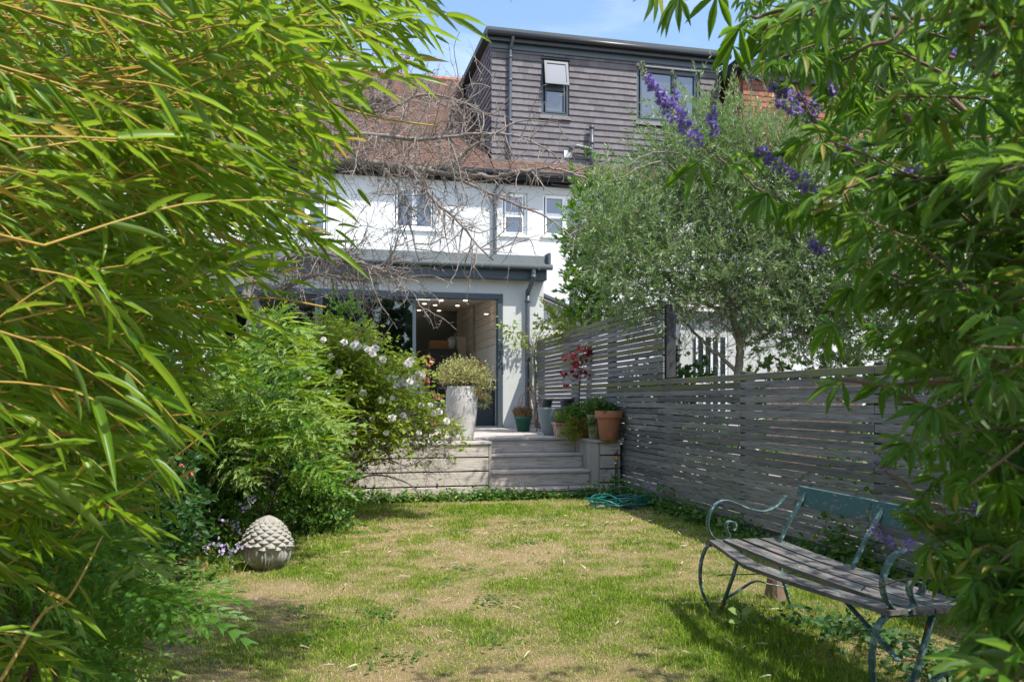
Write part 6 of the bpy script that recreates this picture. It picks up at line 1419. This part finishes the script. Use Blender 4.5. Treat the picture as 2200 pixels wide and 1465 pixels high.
VB = [([(1290, -110, 1.8), (1400, -50, 1.8), (1500, -35, 1.8), (1620, -60, 1.8), (1800, -120, 1.75), (2000, -160, 1.7)], .005), ([(2350, 520, 1.7), (2200, 415, 1.7), (2080, 345, 1.7), (1960, 262, 1.75), (1890, 215, 1.8)], .011), ([(2350, 900, 1.5), (2180, 780, 1.6), (2060, 800, 1.7), (1950, 830, 1.8), (1800, 812, 1.9)], .012), ([(2300, 200, 1.5), (2130, 60, 1.6), (1960, 40, 1.6), (1850, 30, 1.6), (1720, 20, 1.7), (1600, 40, 1.7)], .008), ([(2000, 480, 1.9), (1850, 460, 1.9), (1700, 440, 1.9), (1640, 412, 1.9), (1560, 350, 1.9), (1500, 308, 1.9)], .004),
      ([(2250, 620, 1.8), (2100, 500, 1.9), (1960, 440, 1.9), (1850, 360, 1.9), (1780, 290, 1.9), (1720, 230, 1.9)], .007), ([(2300, 760, 1.9), (2150, 660, 1.9), (1980, 610, 2), (1850, 560, 2)], .008), ([(2300, 1100, 1.7), (2150, 960, 1.8), (2000, 880, 1.9), (1900, 840, 1.9)], .009), ([(2300, 1300, 1.7), (2120, 1160, 1.8), (2000, 1080, 1.9), (1900, 1010, 2)], .008), ([(2300, 1180, 1.9), (2100, 1000, 2), (1990, 900, 2.1), (1940, 790, 2.1)], .007),
      ([(2300, 300, 1.3), (2200, 170, 1.35), (2140, 160, 1.4), (2030, 120, 1.4)], .009), ([(2250, 1450, 1.8), (2120, 1330, 1.9), (2060, 1250, 1.9), (1990, 1240, 2.2), (1850, 1262, 2.6)], .006), ([(2250, 60, 1.5), (2060, 20, 1.5), (1900, 90, 1.5), (1780, 140, 1.6)], .006), ([(2140, 330, 1.6), (2050, 210, 1.7), (2010, 240, 1.7), (1930, 150, 1.7)], .006)]
for pts, r_ in VB:
    c = curve(WP(pts), 6); n = len(c); c = [p+Vector(rng.normal(size=3)*.003) for p in c]; b.tube(c, [r_*(1-.6*i/(n-1)) for i in range(n)], 7)
for c in vst: b.tube(c, [.0034-.00017*i for i in range(len(c))], 5, False)
b.build('branches', M['vbark'], vx, True)['kind'] = 'stuff'
b = MB()
for k in range(5):
    q = vt0+Vector((.08*rng.normal(), .08*rng.normal(), 0)); e = Vector((1.35+.5*rng.random(), 1.6+.5*rng.random(), .8+.5*k*.6)); b.tube(curve([q, q.lerp(e, .5)+Vector((.1, 0, .1)), e], 6), [.028-.001*i for i in range(13)], 7)
b.build('trunk', M['vbark'], vx, True)
def spike(pts, n, dens=1.0, r_=.017, buds=.35):
    r_ *= .78
    """a flower spike: whorls of violet florets with a pale bud tip"""
    c = curve(WP(pts), 8); m = MB(); m.tube(c, .0016, 4, False); st_ = m.build('flower_spike', M['calyx'], vx, True); A = []; Bq = []
    k = len(c)
    for i in range(n):
        t = i/n; q = c[min(k-1, int(t*(k-1)))]; th_ = 1-t*.6; whorl = int(5*dens)
        for j in range(whorl):
            a = np.array(q)+nrm(rng.normal(size=3))*r_*th_*(.5+.5*rng.random()); d = nrm(a-np.array(q)+rng.normal(size=3)*.005)
            if t < 1-buds and rng.random() < .8:
                for s_ in range(4): A.append((a, d+rng.normal(size=3)*.7, rng.normal(size=3)))
            for s_ in range(2): Bq.append((a-d*.004, d+rng.normal(size=3)*.5, rng.normal(size=3)))
    if A: V, F4, F3, t_ = leaves(T_ROU, np.array([x[0] for x in A]), np.array([x[1] for x in A]), np.array([x[2] for x in A]), .0085+.004*rng.random(len(A)), .007); npmesh('petals', V, [F4, F3], M['petalp'], st_, tint=t_, smooth=True)
    V, F4, F3, t_ = leaves(T_SML, np.array([x[0] for x in Bq]), np.array([x[1] for x in Bq]), np.array([x[2] for x in Bq]), .0065, .0045); npmesh('calyxes', V, [F4, F3], M['calyx'], st_, tint=t_, smooth=True)
spike([(1490, 300, 1.9), (1465, 262, 1.9), (1430, 220, 1.9), (1405, 190, 1.9), (1385, 160, 1.9), (1376, 132, 1.9)], 30, 1.4, .026, .28)
spike([(1475, 280, 1.93), (1455, 230, 1.93), (1448, 190, 1.93), (1445, 150, 1.93)], 18, .9, .016, .4)
spike([(1535, 285, 1.95), (1530, 255, 1.95), (1528, 220, 1.95), (1532, 180, 1.95)], 14, 1, .015, .45)
spike([(1745, 412, 1.9), (1715, 385, 1.9), (1675, 355, 1.9), (1640, 330, 1.9), (1615, 300, 1.9), (1605, 270, 1.9)], 24, 1.3, .022, .3)
spike([(1760, 235, 1.9), (1710, 210, 1.9), (1670, 195, 1.9), (1640, 160, 1.9)], 20, 1.2, .022, .15)
spike([(1745, 250, 1.95), (1700, 235, 1.95), (1660, 215, 1.95)], 14, 1.0, .018, .1)
spike([(1615, 160, 1.9), (1605, 120, 1.9), (1595, 85, 1.9), (1598, 70, 1.9)], 15, 1, .014, .35)
spike([(1790, 195, 1.9), (1775, 175, 1.9)], 7, 1, .014, .1); spike([(2085, 110, 1.6), (2060, 115, 1.6), (2045, 120, 1.6)], 8, 1, .013, 0); spike([(2065, 270, 1.7), (2040, 262, 1.7), (2010, 250, 1.7)], 8, 1, .013, 0)
spike([(1860, 325, 1.9), (1820, 320, 1.9), (1795, 330, 1.9)], 9, 1, .013, .1); spike([(1970, 365, 1.8), (1945, 375, 1.8)], 6, 1, .013, 0); spike([(2040, 320, 1.7), (2030, 315, 1.7)], 4, 1, .012, 0); spike([(1760, 540, 1.9), (1740, 520, 1.9)], 6, 1, .013, .1)
spike([(1950, 1170, 2.1), (1915, 1165, 2.1), (1890, 1150, 2.1), (1870, 1110, 2.1), (1862, 1095, 2.1)], 14, 1.1, .018, .35); spike([(2110, 1100, 1.9), (2085, 1080, 1.9), (2065, 1050, 1.9)], 11, 1.1, .015, .2); spike([(1900, 1000, 2), (1880, 990, 2)], 6, 1, .014, .1)
spike([(1830, 880, 2), (1790, 850, 2), (1745, 820, 2), (1735, 805, 2)], 14, .7, .009, 1); spike([(1800, 640, 2), (1790, 600, 2)], 8, .7, .009, 1); spike([(2150, 380, 1.5), (2160, 330, 1.5)], 10, 1, .012, 1); spike([(1925, 1010, 2), (1870, 960, 2)], 7, .8, .01, 1); spike([(2160, 930, 1.9), (2130, 900, 1.9)], 7, .7, .01, 1)
# trees at the end of the garden behind us, mirrored in the glass doors
mass('garden_end_trees', 'dense dark trees closing off the end of the garden, seen mirrored in the glass', 'trees', [LB(-4.5, -7, 3.2, 3.4, 1.0, 3.6), LB(.5, -8, 3.6, 3.6, 1.0, 3.9), LB(5.0, -7.5, 3, 3, 1.0, 3.2), LB(0, -8.6, 1, 6, .6, 1.6)], 42000, T_ROU, .32, .25, 'L_dark')
